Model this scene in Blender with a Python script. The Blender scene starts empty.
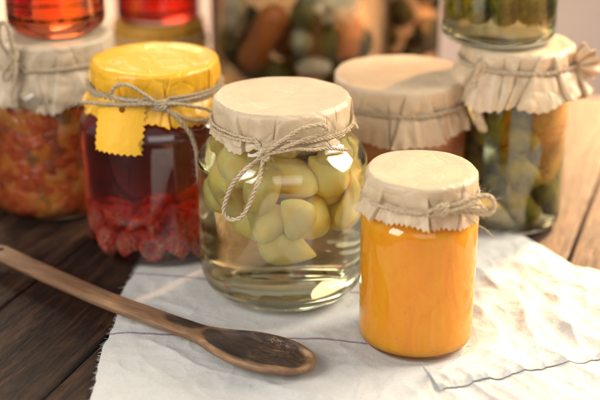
import bpy, math, random
import numpy as np
from mathutils import Vector, Matrix, noise

scene = bpy.context.scene
COL = scene.collection
PI = math.pi
R_ = math.radians

# ------------------------------------------------------------ camera, world, lights, exposure
FPX, PITCH, CAMH = 1167.0, 22.8, 0.42
cam_d = bpy.data.cameras.new("camera")
cam = bpy.data.objects.new("camera", cam_d)
COL.objects.link(cam)
scene.camera = cam
cam.location = (0, 0, CAMH)
cam.rotation_euler = (R_(90 - PITCH), 0, 0)
cam_d.sensor_width = 36
cam_d.lens = FPX / 600 * 36
cam_d.clip_start = 0.02
cam_d.clip_end = 50
cam_d.dof.use_dof = True
cam_d.dof.focus_distance = 0.825
cam_d.dof.aperture_fstop = 3.5
cam_d.dof.aperture_blades = 0

world = bpy.data.worlds.new("World")
scene.world = world
world.use_nodes = True
wbg = world.node_tree.nodes["Background"]
wbg.inputs[0].default_value = (0.86, 0.87, 0.92, 1)
wbg.inputs[1].default_value = 0.30


def area(name, loc, target, sx, sy, power, color):
    d = bpy.data.lights.new(name, 'AREA')
    d.shape = 'RECTANGLE'
    d.size, d.size_y = sx, sy
    d.energy = power
    d.color = color
    o = bpy.data.objects.new(name, d)
    COL.objects.link(o)
    o.location = loc
    o.rotation_euler = (Vector(target) - Vector(loc)).to_track_quat('-Z', 'Y').to_euler()
    return o


# window behind and to the right, window on the left, low warm sun on the far end of the table
area("key_window", (1.70, 1.30, 1.25), (0.05, 0.82, 0.05), 1.1, 1.1, 86, (1.0, 0.91, 0.75))
area("left_window", (-1.0, 0.0, 0.85), (-0.05, 0.85, 0.08), 0.6, 0.8, 18, (1.0, 0.97, 0.92))
area("back_fill", (-0.75, 2.7, 1.5), (-0.1, 1.1, 0.05), 0.7, 0.6, 22, (1.0, 0.84, 0.62))  # unseen backlight added behind the jars so they and the table rear brighten
area("front_fill", (0.25, -0.9, 1.1), (0.05, 0.8, 0.05), 1.3, 1.0, 7, (1.0, 0.95, 0.88))  # soft front fill lamp, added to even out the puree jar
area("wall_fill", (-1.1, 2.6, -0.05), (-0.9, 3.6, -0.5), 0.6, 0.4, 22, (1.0, 0.66, 0.40))  # unseen warm lamp below table level, added to brighten the back wall
sp = bpy.data.lights.new("low_sun", 'SPOT')
sp.energy = 4400
sp.color = (1.0, 0.58, 0.28)
sp.spot_size = R_(21)
sp.spot_blend = 0.8
sp.shadow_soft_size = 0.22
spo = bpy.data.objects.new("low_sun", sp)
COL.objects.link(spo)
spo.location = (1.9, 3.3, 1.7)
spo.rotation_euler = (Vector((0.64, 1.50, 0)) - Vector(spo.location)).to_track_quat('-Z', 'Y').to_euler()

scene.view_settings.view_transform = 'Standard'
scene.view_settings.look = 'None'
scene.view_settings.exposure = 0.3
scene.view_settings.gamma = 1
scene.render.engine = 'CYCLES'
cy = scene.cycles
cy.use_denoising = True
cy.max_bounces = 20
cy.transmission_bounces = 18
cy.transparent_max_bounces = 16
cy.glossy_bounces = 6
cy.diffuse_bounces = 4
cy.volume_bounces = 0
cy.caustics_reflective = True
cy.caustics_refractive = True
cy.blur_glossy = 0.6
cy.sample_clamp_indirect = 6

# ------------------------------------------------------------ camera geometry helpers (pixels of the 600x400 photo)
cp, spn = math.cos(R_(PITCH)), math.sin(R_(PITCH))


def ray(x, y):
    u, v = (x - 300) / FPX, (200 - y) / FPX
    return Vector((u, cp + v * spn, -spn + v * cp))


def at_z(x, y, z=0.0):
    r = ray(x, y)
    t = (z - CAMH) / r.z
    return Vector((r.x * t, r.y * t, z))


def depth(X, Y, Z):
    return Y * cp - (Z - CAMH) * spn


def proj(X, Y, Z):
    d = depth(X, Y, Z)
    return (300 + FPX * X / d, 200 - FPX * (Y * spn + (Z - CAMH) * cp) / d)


def on_cyl(x, y, c, R):
    """front hit of the pixel's ray with an upright cylinder round c"""
    r = ray(x, y)
    a = r.x ** 2 + r.y ** 2
    b = -2 * (r.x * c[0] + r.y * c[1])
    cc = c[0] ** 2 + c[1] ** 2 - R * R
    D = b * b - 4 * a * cc
    if D < 0:
        t = -b / (2 * a)
    else:
        t = (-b - math.sqrt(D)) / (2 * a)
    return Vector((r.x * t, r.y * t, CAMH + r.z * t))


def locate(cx, w, yb, base=0.0, k=0.85):
    """centre and radius of a round jar whose front foot shows at (cx, yb) and which is w px wide"""
    g = at_z(cx, yb, base)
    Y = g.y + 0.05
    for _ in range(20):
        r = w / 2 / FPX * depth(0, Y, base + 0.05)
        Y = g.y + r * k
    return Vector((g.x * Y / g.y, Y, base)), r


def height_for(c, ytop):
    z = c[2]
    while proj(c[0], c[1], z)[1] > ytop:
        z += 0.0005
    return z - c[2]


# ------------------------------------------------------------ object helpers
def mesh_obj(name, verts, faces, mat, parent=None, smooth=True):
    me = bpy.data.meshes.new(name)
    me.from_pydata([tuple(v) for v in verts], [], faces)
    me.update()
    if smooth:
        me.polygons.foreach_set("use_smooth", [True] * len(me.polygons))
    if mat is not None:
        me.materials.append(mat)
    o = bpy.data.objects.new(name, me)
    COL.objects.link(o)
    if parent is not None:
        o.parent = parent
    return o


def thing(name, label, cat, loc, group=None):
    o = bpy.data.objects.new(name, None)
    COL.objects.link(o)
    o.location = loc
    o.empty_display_size = 0.02
    o['label'] = label
    o['category'] = cat
    if group:
        o['group'] = group
    return o


def tag(o, label, cat, group=None):
    o['label'] = label
    o['category'] = cat
    if group:
        o['group'] = group
    return o


class MB:
    def __init__(self):
        self.v, self.f = [], []

    def add(self, vs, fs):
        n = len(self.v)
        self.v += [tuple(p) for p in vs]
        self.f += [tuple(i + n for i in f) for f in fs]

    def build(self, name, mat, parent=None, smooth=True):
        return mesh_obj(name, self.v, self.f, mat, parent, smooth)


def lathe(profile, n=96):
    """closed surface of revolution; profile starts and ends on the axis"""
    vs, fs, rings = [], [], []
    for (r, z) in profile:
        if r < 1e-6:
            rings.append([len(vs)])
            vs.append((0, 0, z))
        else:
            st = len(vs)
            for i in range(n):
                a = 2 * PI * i / n
                vs.append((r * math.cos(a), r * math.sin(a), z))
            rings.append(list(range(st, st + n)))
    for A, B in zip(rings[:-1], rings[1:]):
        for i in range(n):
            j = (i + 1) % n
            if len(A) == 1 and len(B) == 1:
                continue
            if len(A) == 1:
                fs.append((A[0], B[j], B[i]))
            elif len(B) == 1:
                fs.append((A[i], A[j], B[0]))
            else:
                fs.append((A[i], A[j], B[j], B[i]))
    return vs, fs


def catmull(pts, step):
    P = [Vector(p) for p in pts]
    P = [P[0] * 2 - P[1]] + P + [P[-1] * 2 - P[-2]]
    out = []
    for i in range(1, len(P) - 2):
        a, b, c, d = P[i - 1:i + 3]
        n = max(2, int((c - b).length / step))
        for k in range(n):
            t = k / n
            out.append(0.5 * ((2 * b) + (c - a) * t + (2 * a - 5 * b + 4 * c - d) * t * t + (3 * b - a - 3 * c + d) * t ** 3))
    out.append(P[-2].copy())
    return out


def frames(path):
    n = len(path)
    T = [(path[min(i + 1, n - 1)] - path[max(i - 1, 0)]).normalized() for i in range(n)]
    up = Vector((0, 0, 1))
    if abs(T[0].dot(up)) > 0.9:
        up = Vector((1, 0, 0))
    N = [(up - T[0] * up.dot(T[0])).normalized()]
    for i in range(1, n):
        v = N[-1] - T[i] * N[-1].dot(T[i])
        N.append(v.normalized() if v.length > 1e-6 else N[-1])
    return T, N


def tube(mb, path, rad, sides=6, close_ends=True):
    T, N = frames(path)
    vs, fs = [], []
    n = len(path)
    for i, p in enumerate(path):
        B = T[i].cross(N[i])
        r = rad(i / (n - 1)) if callable(rad) else rad
        for k in range(sides):
            a = 2 * PI * k / sides
            vs.append(p + (N[i] * math.cos(a) + B * math.sin(a)) * r)
    for i in range(n - 1):
        for k in range(sides):
            l = (k + 1) % sides
            fs.append((i * sides + k, i * sides + l, (i + 1) * sides + l, (i + 1) * sides + k))
    if close_ends:
        fs.append(tuple(reversed(range(sides))))
        fs.append(tuple((n - 1) * sides + k for k in range(sides)))
    mb.add(vs, fs)


def twine(mb, pts, R=0.0009, seed=0, hair=1.0, fray=True, plies=3):
    rnd = random.Random(seed)
    R = R * 1.22
    hair = hair * 1.7
    path = catmull(pts, 0.0007)
    for i, p in enumerate(path):
        p += Vector(noise.noise_vector(p * 160 + Vector((seed, 0, 0)))) * 0.00035
    T, N = frames(path)
    pitch = R * 8.5
    s = 0
    S = [0]
    for i in range(1, len(path)):
        s += (path[i] - path[i - 1]).length
        S.append(s)
    for k in range(plies):
        q = []
        for i, p in enumerate(path):
            a = S[i] / pitch * 2 * PI + k * 2 * PI / plies
            B = T[i].cross(N[i])
            rr = R * 0.55 * (1 + 0.18 * noise.noise(p * 300 + Vector((k * 7, 0, 0))))
            q.append(p + (N[i] * math.cos(a) + B * math.sin(a)) * rr)
        tube(mb, q, lambda t: R * 0.56, 6)
    nh = int(s / 0.0011 * hair)
    for _ in range(nh):
        i = rnd.randrange(len(path))
        d = (N[i] * rnd.gauss(0, 1) + T[i].cross(N[i]) * rnd.gauss(0, 1) + T[i] * rnd.gauss(0, 1.2)).normalized()
        L = rnd.uniform(0.0015, 0.005)
        p0 = path[i] + d * R * 0.5
        b = Vector((rnd.gauss(0, 1), rnd.gauss(0, 1), rnd.gauss(0, 1))) * L * 0.35
        hp = [p0, p0 + d * L * 0.35 + b * 0.3, p0 + d * L * 0.7 + b, p0 + d * L * 0.85 + b * 1.9]
        tube(mb, hp, lambda t: 0.0001 * (1 - 0.6 * t), 3)
    if fray:
        for _ in range(int(26)):
            d = (T[-1] * rnd.uniform(0.8, 1.6) + Vector((rnd.gauss(0, .5), rnd.gauss(0, .5), rnd.gauss(0, .5)))).normalized()
            L = rnd.uniform(0.004, 0.009)
            p0 = path[-1] - T[-1] * 0.001
            b = Vector((rnd.gauss(0, 1), rnd.gauss(0, 1), rnd.gauss(0, 1))) * L * 0.2
            tube(mb, [p0, p0 + d * L * 0.5 + b * 0.4, p0 + d * L + b], lambda t: 0.00012 * (1 - 0.5 * t), 3)


# ------------------------------------------------------------ materials
def newmat(name):
    m = bpy.data.materials.new(name)
    m.use_nodes = True
    nt = m.node_tree
    return m, nt, nt.nodes["Principled BSDF"], nt.nodes["Material Output"]


def N(nt, t, **kw):
    n = nt.nodes.new(t)
    for k, v in kw.items():
        if k.startswith('_'):
            setattr(n, k[1:], v)
        else:
            n.inputs[k.replace('_', ' ')].default_value = v
    return n


def ramp(nt, fac, stops, interp='LINEAR'):
    n = nt.nodes.new('ShaderNodeValToRGB')
    n.color_ramp.interpolation = interp
    e = n.color_ramp.elements
    while len(e) > 1:
        e.remove(e[-1])
    e[0].position, e[0].color = stops[0][0], (*stops[0][1], 1)
    for p, c in stops[1:]:
        x = e.new(p)
        x.color = (*c, 1)
    nt.links.new(fac, n.inputs[0])
    return n.outputs[0]


def coords(nt, scale=(1, 1, 1), rot=(0, 0, 0), loc=(0, 0, 0)):
    tc = nt.nodes.new('ShaderNodeTexCoord')
    mp = nt.nodes.new('ShaderNodeMapping')
    mp.inputs['Scale'].default_value = scale
    mp.inputs['Rotation'].default_value = rot
    mp.inputs['Location'].default_value = loc
    nt.links.new(tc.outputs['Object'], mp.inputs[0])
    return mp.outputs[0]


def noise_tex(nt, vec, scale, detail=3, rough=0.5, dist=0.0):
    n = N(nt, 'ShaderNodeTexNoise', Scale=scale, Detail=detail, Roughness=rough, Distortion=dist)
    nt.links.new(vec, n.inputs['Vector'])
    return n.outputs['Fac']


def bump(nt, h, strength, dist, prev=None):
    b = N(nt, 'ShaderNodeBump', Strength=strength, Distance=dist)
    nt.links.new(h, b.inputs['Height'])
    if prev is not None:
        nt.links.new(prev, b.inputs['Normal'])
    return b.outputs['Normal']


def mixc(nt, fac, a, b, mode='MIX'):
    m = nt.nodes.new('ShaderNodeMix')
    m.data_type = 'RGBA'
    m.blend_type = mode
    for s, v in ((0, fac), (6, a), (7, b)):
        if isinstance(v, bpy.types.NodeSocket):
            nt.links.new(v, m.inputs[s])
        else:
            m.inputs[s].default_value = v if s == 0 else (*v, 1)
    return m.outputs[2]


def math_(nt, op, a, b=None, c=None):
    m = nt.nodes.new('ShaderNodeMath')
    m.operation = op
    for i, v in enumerate((a, b, c)):
        if v is None:
            continue
        if isinstance(v, bpy.types.NodeSocket):
            nt.links.new(v, m.inputs[i])
        else:
            m.inputs[i].default_value = v
    return m.outputs[0]


def glass_mat(name, color=(0.97, 0.99, 0.97), ior=1.47, rough=0.0):
    m, nt, b, out = newmat(name)
    b.inputs['Base Color'].default_value = (*color, 1)
    b.inputs['Transmission Weight'].default_value = 1
    b.inputs['IOR'].default_value = ior
    b.inputs['Roughness'].default_value = rough
    v = coords(nt)
    n = noise_tex(nt, v, 22, 2)
    sm = noise_tex(nt, v, 38, 5, 0.7, 1.0)
    nt.links.new(ramp(nt, sm, [(0.52, (0, 0, 0)), (0.75, (0.09, 0.09, 0.09))]), b.inputs['Roughness'])
    nt.links.new(bump(nt, n, 0.25, 0.0012), b.inputs['Normal'])
    return m


def liquid_mat(name, color, density, ior=1.34):
    m, nt, b, out = newmat(name)
    b.inputs['Base Color'].default_value = (1, 1, 1, 1)
    b.inputs['Transmission Weight'].default_value = 1
    b.inputs['IOR'].default_value = ior
    b.inputs['Roughness'].default_value = 0.0
    va = N(nt, 'ShaderNodeVolumeAbsorption', Density=density)
    va.inputs['Color'].default_value = (*color, 1)
    nt.links.new(va.outputs[0], out.inputs['Volume'])
    return m


def paper_mat(name, c1, c2, rough=0.44, trans=0.22, crease=1.0, gloss=0.5):
    m, nt, b, out = newmat(name)
    v = coords(nt)
    n1 = noise_tex(nt, v, 45, 5, 0.6)
    n2 = noise_tex(nt, v, 900, 3, 0.6)
    col = ramp(nt, n1, [(0.3, c1), (0.7, c2)])
    col = mixc(nt, 0.12, col, ramp(nt, n2, [(0.35, (0.55, 0.5, 0.42)), (0.6, (1, 1, 1))]), 'MULTIPLY')
    nt.links.new(col, b.inputs['Base Color'])
    b.inputs['Roughness'].default_value = rough
    b.inputs['Specular IOR Level'].default_value = gloss
    # crumple lines
    vo = N(nt, 'ShaderNodeTexVoronoi', Scale=55.0, _feature='DISTANCE_TO_EDGE')
    vd = nt.nodes.new('ShaderNodeVectorMath')
    vd.operation = 'ADD'
    ns = N(nt, 'ShaderNodeTexNoise', Scale=30.0, Detail=3.0)
    nt.links.new(v, ns.inputs['Vector'])
    sc = nt.nodes.new('ShaderNodeVectorMath')
    sc.operation = 'SCALE'
    sc.inputs['Scale'].default_value = 0.014
    nt.links.new(ns.outputs['Color'], sc.inputs[0])
    nt.links.new(v, vd.inputs[0])
    nt.links.new(sc.outputs[0], vd.inputs[1])
    nt.links.new(vd.outputs[0], vo.inputs['Vector'])
    cr = math_(nt, 'MINIMUM', vo.outputs['Distance'], 0.12)
    vo2 = N(nt, 'ShaderNodeTexVoronoi', Scale=26.0)
    nt.links.new(vd.outputs[0], vo2.inputs['Vector'])
    nb = bump(nt, cr, 0.45 * crease, 0.006)
    nb = bump(nt, vo2.outputs['Distance'], 0.35 * crease, 0.006, nb)
    nb = bump(nt, noise_tex(nt, v, 140, 5, 0.65), 0.28, 0.001, nb)
    nb = bump(nt, noise_tex(nt, coords(nt, (1, 0.15, 1), (0, 0, 0.6)), 1500, 2, 0.6), 0.3, 0.0003, nb)
    nb = bump(nt, n2, 0.25, 0.0003, nb)
    nt.links.new(nb, b.inputs['Normal'])
    tr = nt.nodes.new('ShaderNodeBsdfTranslucent')
    nt.links.new(col, tr.inputs['Color'])
    mx = nt.nodes.new('ShaderNodeMixShader')
    mx.inputs[0].default_value = trans
    nt.links.new(b.outputs[0], mx.inputs[1])
    nt.links.new(tr.outputs[0], mx.inputs[2])
    nt.links.new(mx.outputs[0], out.inputs['Surface'])
    return m


def twine_mat(name, c1=(0.28, 0.20, 0.11), c2=(0.64, 0.51, 0.34)):
    m, nt, b, out = newmat(name)
    v = coords(nt)
    n = noise_tex(nt, v, 900, 3, 0.7)
    nt.links.new(ramp(nt, n, [(0.3, c1), (0.65, c2)]), b.inputs['Base Color'])
    b.inputs['Roughness'].default_value = 0.85
    b.inputs['Specular IOR Level'].default_value = 0.2
    nt.links.new(bump(nt, noise_tex(nt, v, 2500, 2), 0.5, 0.0003), b.inputs['Normal'])
    return m


def simple_mat(name, c1, c2, scale=60, rough=0.4, sss=0.0, sssr=(1, .5, .3), bumpd=0.001, spec=0.5, lo=0.35, hi=0.65):
    m, nt, b, out = newmat(name)
    v = coords(nt)
    n = noise_tex(nt, v, scale, 4, 0.6)
    nt.links.new(ramp(nt, n, [(lo, c1), (hi, c2)]), b.inputs['Base Color'])
    b.inputs['Roughness'].default_value = rough
    b.inputs['Specular IOR Level'].default_value = spec
    if sss:
        b.inputs['Subsurface Weight'].default_value = 1.0
        b.inputs['Subsurface Radius'].default_value = sssr
        b.inputs['Subsurface Scale'].default_value = sss
    if bumpd:
        nt.links.new(bump(nt, noise_tex(nt, v, scale * 2, 3), 0.4, bumpd), b.inputs['Normal'])
    return m


M = {}
M['glass'] = glass_mat('clear_glass')
M['glass_green'] = glass_mat('greenish_glass', (0.97, 0.985, 0.95))
_nt = M['glass_green'].node_tree
_va = N(_nt, 'ShaderNodeVolumeAbsorption', Density=6.0)
_va.inputs['Color'].default_value = (0.50, 0.80, 0.48, 1)
_nt.links.new(_va.outputs[0], _nt.nodes['Material Output'].inputs['Volume'])
M['paper'] = paper_mat('parchment_paper', (0.56, 0.43, 0.275), (0.64, 0.50, 0.33), trans=0.2)
M['paper_old'] = paper_mat('grey_parchment_paper', (0.44, 0.335, 0.22), (0.58, 0.46, 0.32), trans=0.15)
M['paper_yellow'] = paper_mat('yellow_paper', (0.78, 0.40, 0.018), (0.84, 0.47, 0.028), rough=0.34, trans=0.18, crease=0.9)
M['tag_yellow'] = paper_mat('yellow_card', (0.80, 0.43, 0.02), (0.83, 0.46, 0.028), rough=0.55, trans=0.05, crease=0.1)
M['twine'] = twine_mat('jute_twine')
M['twine_grey'] = twine_mat('grey_jute_twine', (0.20, 0.15, 0.09), (0.50, 0.40, 0.27))
M['brine'] = liquid_mat('pale_brine', (0.975, 0.865, 0.44), 6.0)
M['syrup'] = liquid_mat('red_syrup', (0.82, 0.10, 0.06), 26.0)
M['pickle_brine'] = liquid_mat('green_brine', (0.74, 0.70, 0.26), 18.0)
M['honey'] = liquid_mat('amber_jelly', (0.97, 0.50, 0.02), 60.0, 1.45)
M['red_jelly'] = liquid_mat('red_jelly', (0.93, 0.20, 0.03), 55.0, 1.45)
M['amber'] = liquid_mat('amber_oil', (0.93, 0.48, 0.07), 16.0, 1.42)
M['garlic'] = simple_mat('pickled_garlic', (1.0, 0.675, 0.16), (1.0, 0.80, 0.37), 50, 0.3, 0.007, (1, .85, .4), 0.0016)
M['clove_end'] = simple_mat('garlic_root_end', (0.45, 0.34, 0.12), (0.62, 0.50, 0.22), 300, 0.6)
M['berry'] = simple_mat('raspberry_flesh', (0.78, 0.07, 0.045), (0.90, 0.24, 0.16), 70, 0.25, 0.006, (1, .2, .1), 0.0005)
M['cucumber'] = simple_mat('gherkin_skin', (0.03, 0.042, 0.004), (0.34, 0.29, 0.018), 55, 0.5, 0.0, bumpd=0.002, spec=0.15)
M['carrot'] = simple_mat('carrot_flesh', (0.55, 0.16, 0.03), (0.68, 0.23, 0.05), 60, 0.4, bumpd=0.001)
M['cauli'] = simple_mat('cauliflower_curd', (0.60, 0.52, 0.34), (0.76, 0.70, 0.52), 120, 0.7, bumpd=0.002)
M['mushroom'] = simple_mat('mushroom_skin', (0.26, 0.22, 0.09), (0.42, 0.36, 0.18), 60, 0.5)
M['olive'] = simple_mat('olive_skin', (0.07, 0.07, 0.015), (0.17, 0.15, 0.04), 60, 0.5, spec=0.15)
M['metal_lid'] = simple_mat('tin_lid', (0.45, 0.42, 0.36), (0.55, 0.50, 0.42), 40, 0.35)

# orange puree
m, nt, b, out = newmat('orange_puree')
v = coords(nt, (1, 1, 0.35))
n = noise_tex(nt, v, 60, 6, 0.7, 0.8)
pc_ = ramp(nt, n, [(0.3, (0.85, 0.35, 0.011)), (0.52, (0.92, 0.43, 0.018)), (0.72, (0.95, 0.50, 0.032))])
sp_ = noise_tex(nt, coords(nt), 420, 3, 0.6)
pc_ = mixc(nt, ramp(nt, sp_, [(0.66, (0, 0, 0)), (0.72, (0.5, 0.5, 0.5))]), pc_, (0.62, 0.20, 0.01))
nt.links.new(pc_, b.inputs['Base Color'])
b.inputs['Roughness'].default_value = 0.4
b.inputs['Subsurface Weight'].default_value = 1
b.inputs['Subsurface Radius'].default_value = (1, 0.45, 0.08)
b.inputs['Subsurface Scale'].default_value = 0.012
b.inputs['Specular IOR Level'].default_value = 0.08
b.inputs['Roughness'].default_value = 0.65
M['puree'] = m

# relish: red, orange, green and brown pieces
m, nt, b, out = newmat('vegetable_relish')
v = coords(nt)
ns = N(nt, 'ShaderNodeTexNoise', Scale=60.0, Detail=4.0)
nt.links.new(v, ns.inputs['Vector'])
sc = nt.nodes.new('ShaderNodeVectorMath'); sc.operation = 'SCALE'; sc.inputs['Scale'].default_value = 0.02
nt.links.new(ns.outputs['Color'], sc.inputs[0])
ad = nt.nodes.new('ShaderNodeVectorMath'); ad.operation = 'ADD'
nt.links.new(v, ad.inputs[0]); nt.links.new(sc.outputs[0], ad.inputs[1])
vo = N(nt, 'ShaderNodeTexVoronoi', Scale=88.0, Randomness=1.0)
nt.links.new(ad.outputs[0], vo.inputs['Vector'])
se = nt.nodes.new('ShaderNodeSeparateColor'); nt.links.new(vo.outputs['Color'], se.inputs[0])
col = ramp(nt, se.outputs[0], [(0.0, (0.40, 0.035, 0.010)), (0.3, (0.56, 0.080, 0.016)), (0.5, (0.62, 0.20, 0.025)), (0.66, (0.22, 0.03, 0.012)), (0.78, (0.14, 0.10, 0.02)), (0.86, (0.60, 0.26, 0.06))], 'CONSTANT')
col = mixc(nt, 0.45, col, ramp(nt, noise_tex(nt, v, 160, 4, 0.7), [(0.35, (0.20, 0.03, 0.01)), (0.7, (0.62, 0.20, 0.045))]))
nt.links.new(col, b.inputs['Base Color'])
b.inputs['Roughness'].default_value = 0.22
b.inputs['Specular IOR Level'].default_value = 0.2
nb = bump(nt, math_(nt, 'MULTIPLY', vo.outputs['Distance'], -1.0), 0.35, 0.010)
nt.links.new(nb, b.inputs['Normal'])
M['relish'] = m

# table wood; object x runs along the planks
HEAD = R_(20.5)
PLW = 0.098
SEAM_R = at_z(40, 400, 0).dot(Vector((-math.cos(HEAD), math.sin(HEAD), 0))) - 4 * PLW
m, nt, b, out = newmat('dark_table_wood')
v0 = coords(nt)
sx = nt.nodes.new('ShaderNodeSeparateXYZ'); nt.links.new(v0, sx.inputs[0])
pid = math_(nt, 'FLOOR', math_(nt, 'DIVIDE', math_(nt, 'ADD', sx.outputs[1], 5 * PLW), PLW))
wn = N(nt, 'ShaderNodeTexWhiteNoise', _noise_dimensions='1D'); nt.links.new(pid, wn.inputs['W'])
off = nt.nodes.new('ShaderNodeCombineXYZ')
nt.links.new(math_(nt, 'MULTIPLY', wn.outputs['Value'], 7.0), off.inputs[0])
nt.links.new(math_(nt, 'MULTIPLY', wn.outputs['Value'], 3.0), off.inputs[2])
ad = nt.nodes.new('ShaderNodeVectorMath'); ad.operation = 'ADD'
nt.links.new(v0, ad.inputs[0]); nt.links.new(off.outputs[0], ad.inputs[1])
mp = nt.nodes.new('ShaderNodeMapping'); mp.inputs['Scale'].default_value = (1, 11, 1)
nt.links.new(ad.outputs[0], mp.inputs[0])
g1 = noise_tex(nt, mp.outputs[0], 7, 6, 0.62, 1.2)
g2 = noise_tex(nt, mp.outputs[0], 45, 4, 0.7, 0.3)
wear = noise_tex(nt, ad.outputs[0], 9, 5, 0.65, 0.5)
col = ramp(nt, g1, [(0.34, (0.005, 0.0022, 0.0014)), (0.5, (0.017, 0.0075, 0.004)), (0.66, (0.050, 0.023, 0.012))])
mp3 = nt.nodes.new('ShaderNodeMapping'); mp3.inputs['Scale'].default_value = (1, 7, 1)
nt.links.new(ad.outputs[0], mp3.inputs[0])
g3 = noise_tex(nt, mp3.outputs[0], 150, 5, 0.75, 0.2)
crk = noise_tex(nt, mp.outputs[0], 22, 3, 0.5, 0.4)
crk = ramp(nt, math_(nt, 'ABSOLUTE', math_(nt, 'SUBTRACT', crk, 0.5)), [(0.0, (0, 0, 0)), (0.012, (1, 1, 1))])
col = mixc(nt, 0.75, col, crk, 'MULTIPLY')
col = mixc(nt, 0.6, col, ramp(nt, g3, [(0.35, (0.35, 0.33, 0.3)), (0.65, (1.35, 1.35, 1.35))]), 'MULTIPLY')
col = mixc(nt, 0.4, col, ramp(nt, g2, [(0.3, (0.35, 0.3, 0.28)), (0.7, (1.5, 1.45, 1.4))]), 'MULTIPLY')
wf = ramp(nt, wear, [(0.52, (0, 0, 0)), (0.74, (0.55, 0.55, 0.55))])
col = mixc(nt, wf, col, (0.085, 0.040, 0.021))
light = ramp(nt, g1, [(0.32, (0.46, 0.19, 0.06)), (0.52, (0.60, 0.28, 0.09)), (0.7, (0.68, 0.36, 0.14))])  # right-hand planks: warm sunlight put into the wood as paler orange
sunlit = math_(nt, 'LESS_THAN', sx.outputs[1], SEAM_R)
col = mixc(nt, sunlit, col, light)
pt = ramp(nt, wn.outputs['Value'], [(0, (0.65, 0.65, 0.65)), (1, (1.3, 1.25, 1.2))])
col = mixc(nt, 1.0, col, pt, 'MULTIPLY')
nt.links.new(col, b.inputs['Base Color'])
b.inputs['Roughness'].default_value = 0.48
rr = ramp(nt, g2, [(0.3, (0.7, 0.7, 0.7)), (0.7, (0.46, 0.46, 0.46))])
nt.links.new(rr, b.inputs['Roughness'])
b.inputs['Specular IOR Level'].default_value = 0.22
nb = bump(nt, g1, 0.5, 0.002)
nb = bump(nt, g2, 0.6, 0.0008, nb)
nb = bump(nt, g3, 0.6, 0.0004, nb)
nb = bump(nt, crk, 0.5, 0.0006, nb)
nt.links.new(nb, b.inputs['Normal'])
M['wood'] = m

# spoon woods
def spoon_wood(name, stops, scr):
    m, nt, b, out = newmat(name)
    v = coords(nt, (1, 9, 9))
    g = noise_tex(nt, v, 30, 5, 0.65, 0.6)
    col = ramp(nt, g, stops)
    if scr:
        v2 = coords(nt)
        big = noise_tex(nt, v2, 26, 3)
        # curled worn scratches
        ds = []
        for (rz, sc_) in ((0.5, 60.0), (-0.35, 75.0), (1.2, 50.0)):
            v3 = coords(nt, (0.35, 2.6, 1.0), (0, 0, rz), (rz, 0, 0))
            wv = N(nt, 'ShaderNodeTexNoise', Scale=sc_, Detail=2.0, Roughness=0.8, Distortion=0.8)
            nt.links.new(v3, wv.inputs['Vector'])
            ds.append(math_(nt, 'ABSOLUTE', math_(nt, 'SUBTRACT', wv.outputs['Fac'], 0.5)))
        d = math_(nt, 'MINIMUM', math_(nt, 'MINIMUM', ds[0], ds[1]), ds[2])
        line = ramp(nt, d, [(0.0, (1, 1, 1)), (0.017, (0, 0, 0))])
        msk = ramp(nt, big, [(0.40, (0.05, 0.05, 0.05)), (0.60, (0.8, 0.8, 0.8))])
        f = mixc(nt, 1.0, line, msk, 'MULTIPLY')
        col = mixc(nt, f, col, (0.34, 0.20, 0.10))
    if not scr:
        pn = noise_tex(nt, coords(nt, (1, 3, 3)), 14, 4, 0.6)
        col = mixc(nt, ramp(nt, pn, [(0.42, (0, 0, 0)), (0.66, (0.75, 0.75, 0.75))]), col, (0.13, 0.06, 0.028))
    nt.links.new(col, b.inputs['Base Color'])
    b.inputs['Roughness'].default_value = 0.5
    nt.links.new(bump(nt, g, 0.4, 0.0006), b.inputs['Normal'])
    return m


M['spoon'] = spoon_wood('worn_spoon_wood', [(0.3, (0.10, 0.048, 0.020)), (0.5, (0.215, 0.115, 0.052)), (0.72, (0.37, 0.22, 0.105))], False)
M['spoon_dark'] = spoon_wood('stained_spoon_wood', [(0.3, (0.014, 0.008, 0.005)), (0.5, (0.034, 0.018, 0.010)), (0.72, (0.085, 0.046, 0.025))], True)
M['spoon_hollow'] = M['spoon_dark']

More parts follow.
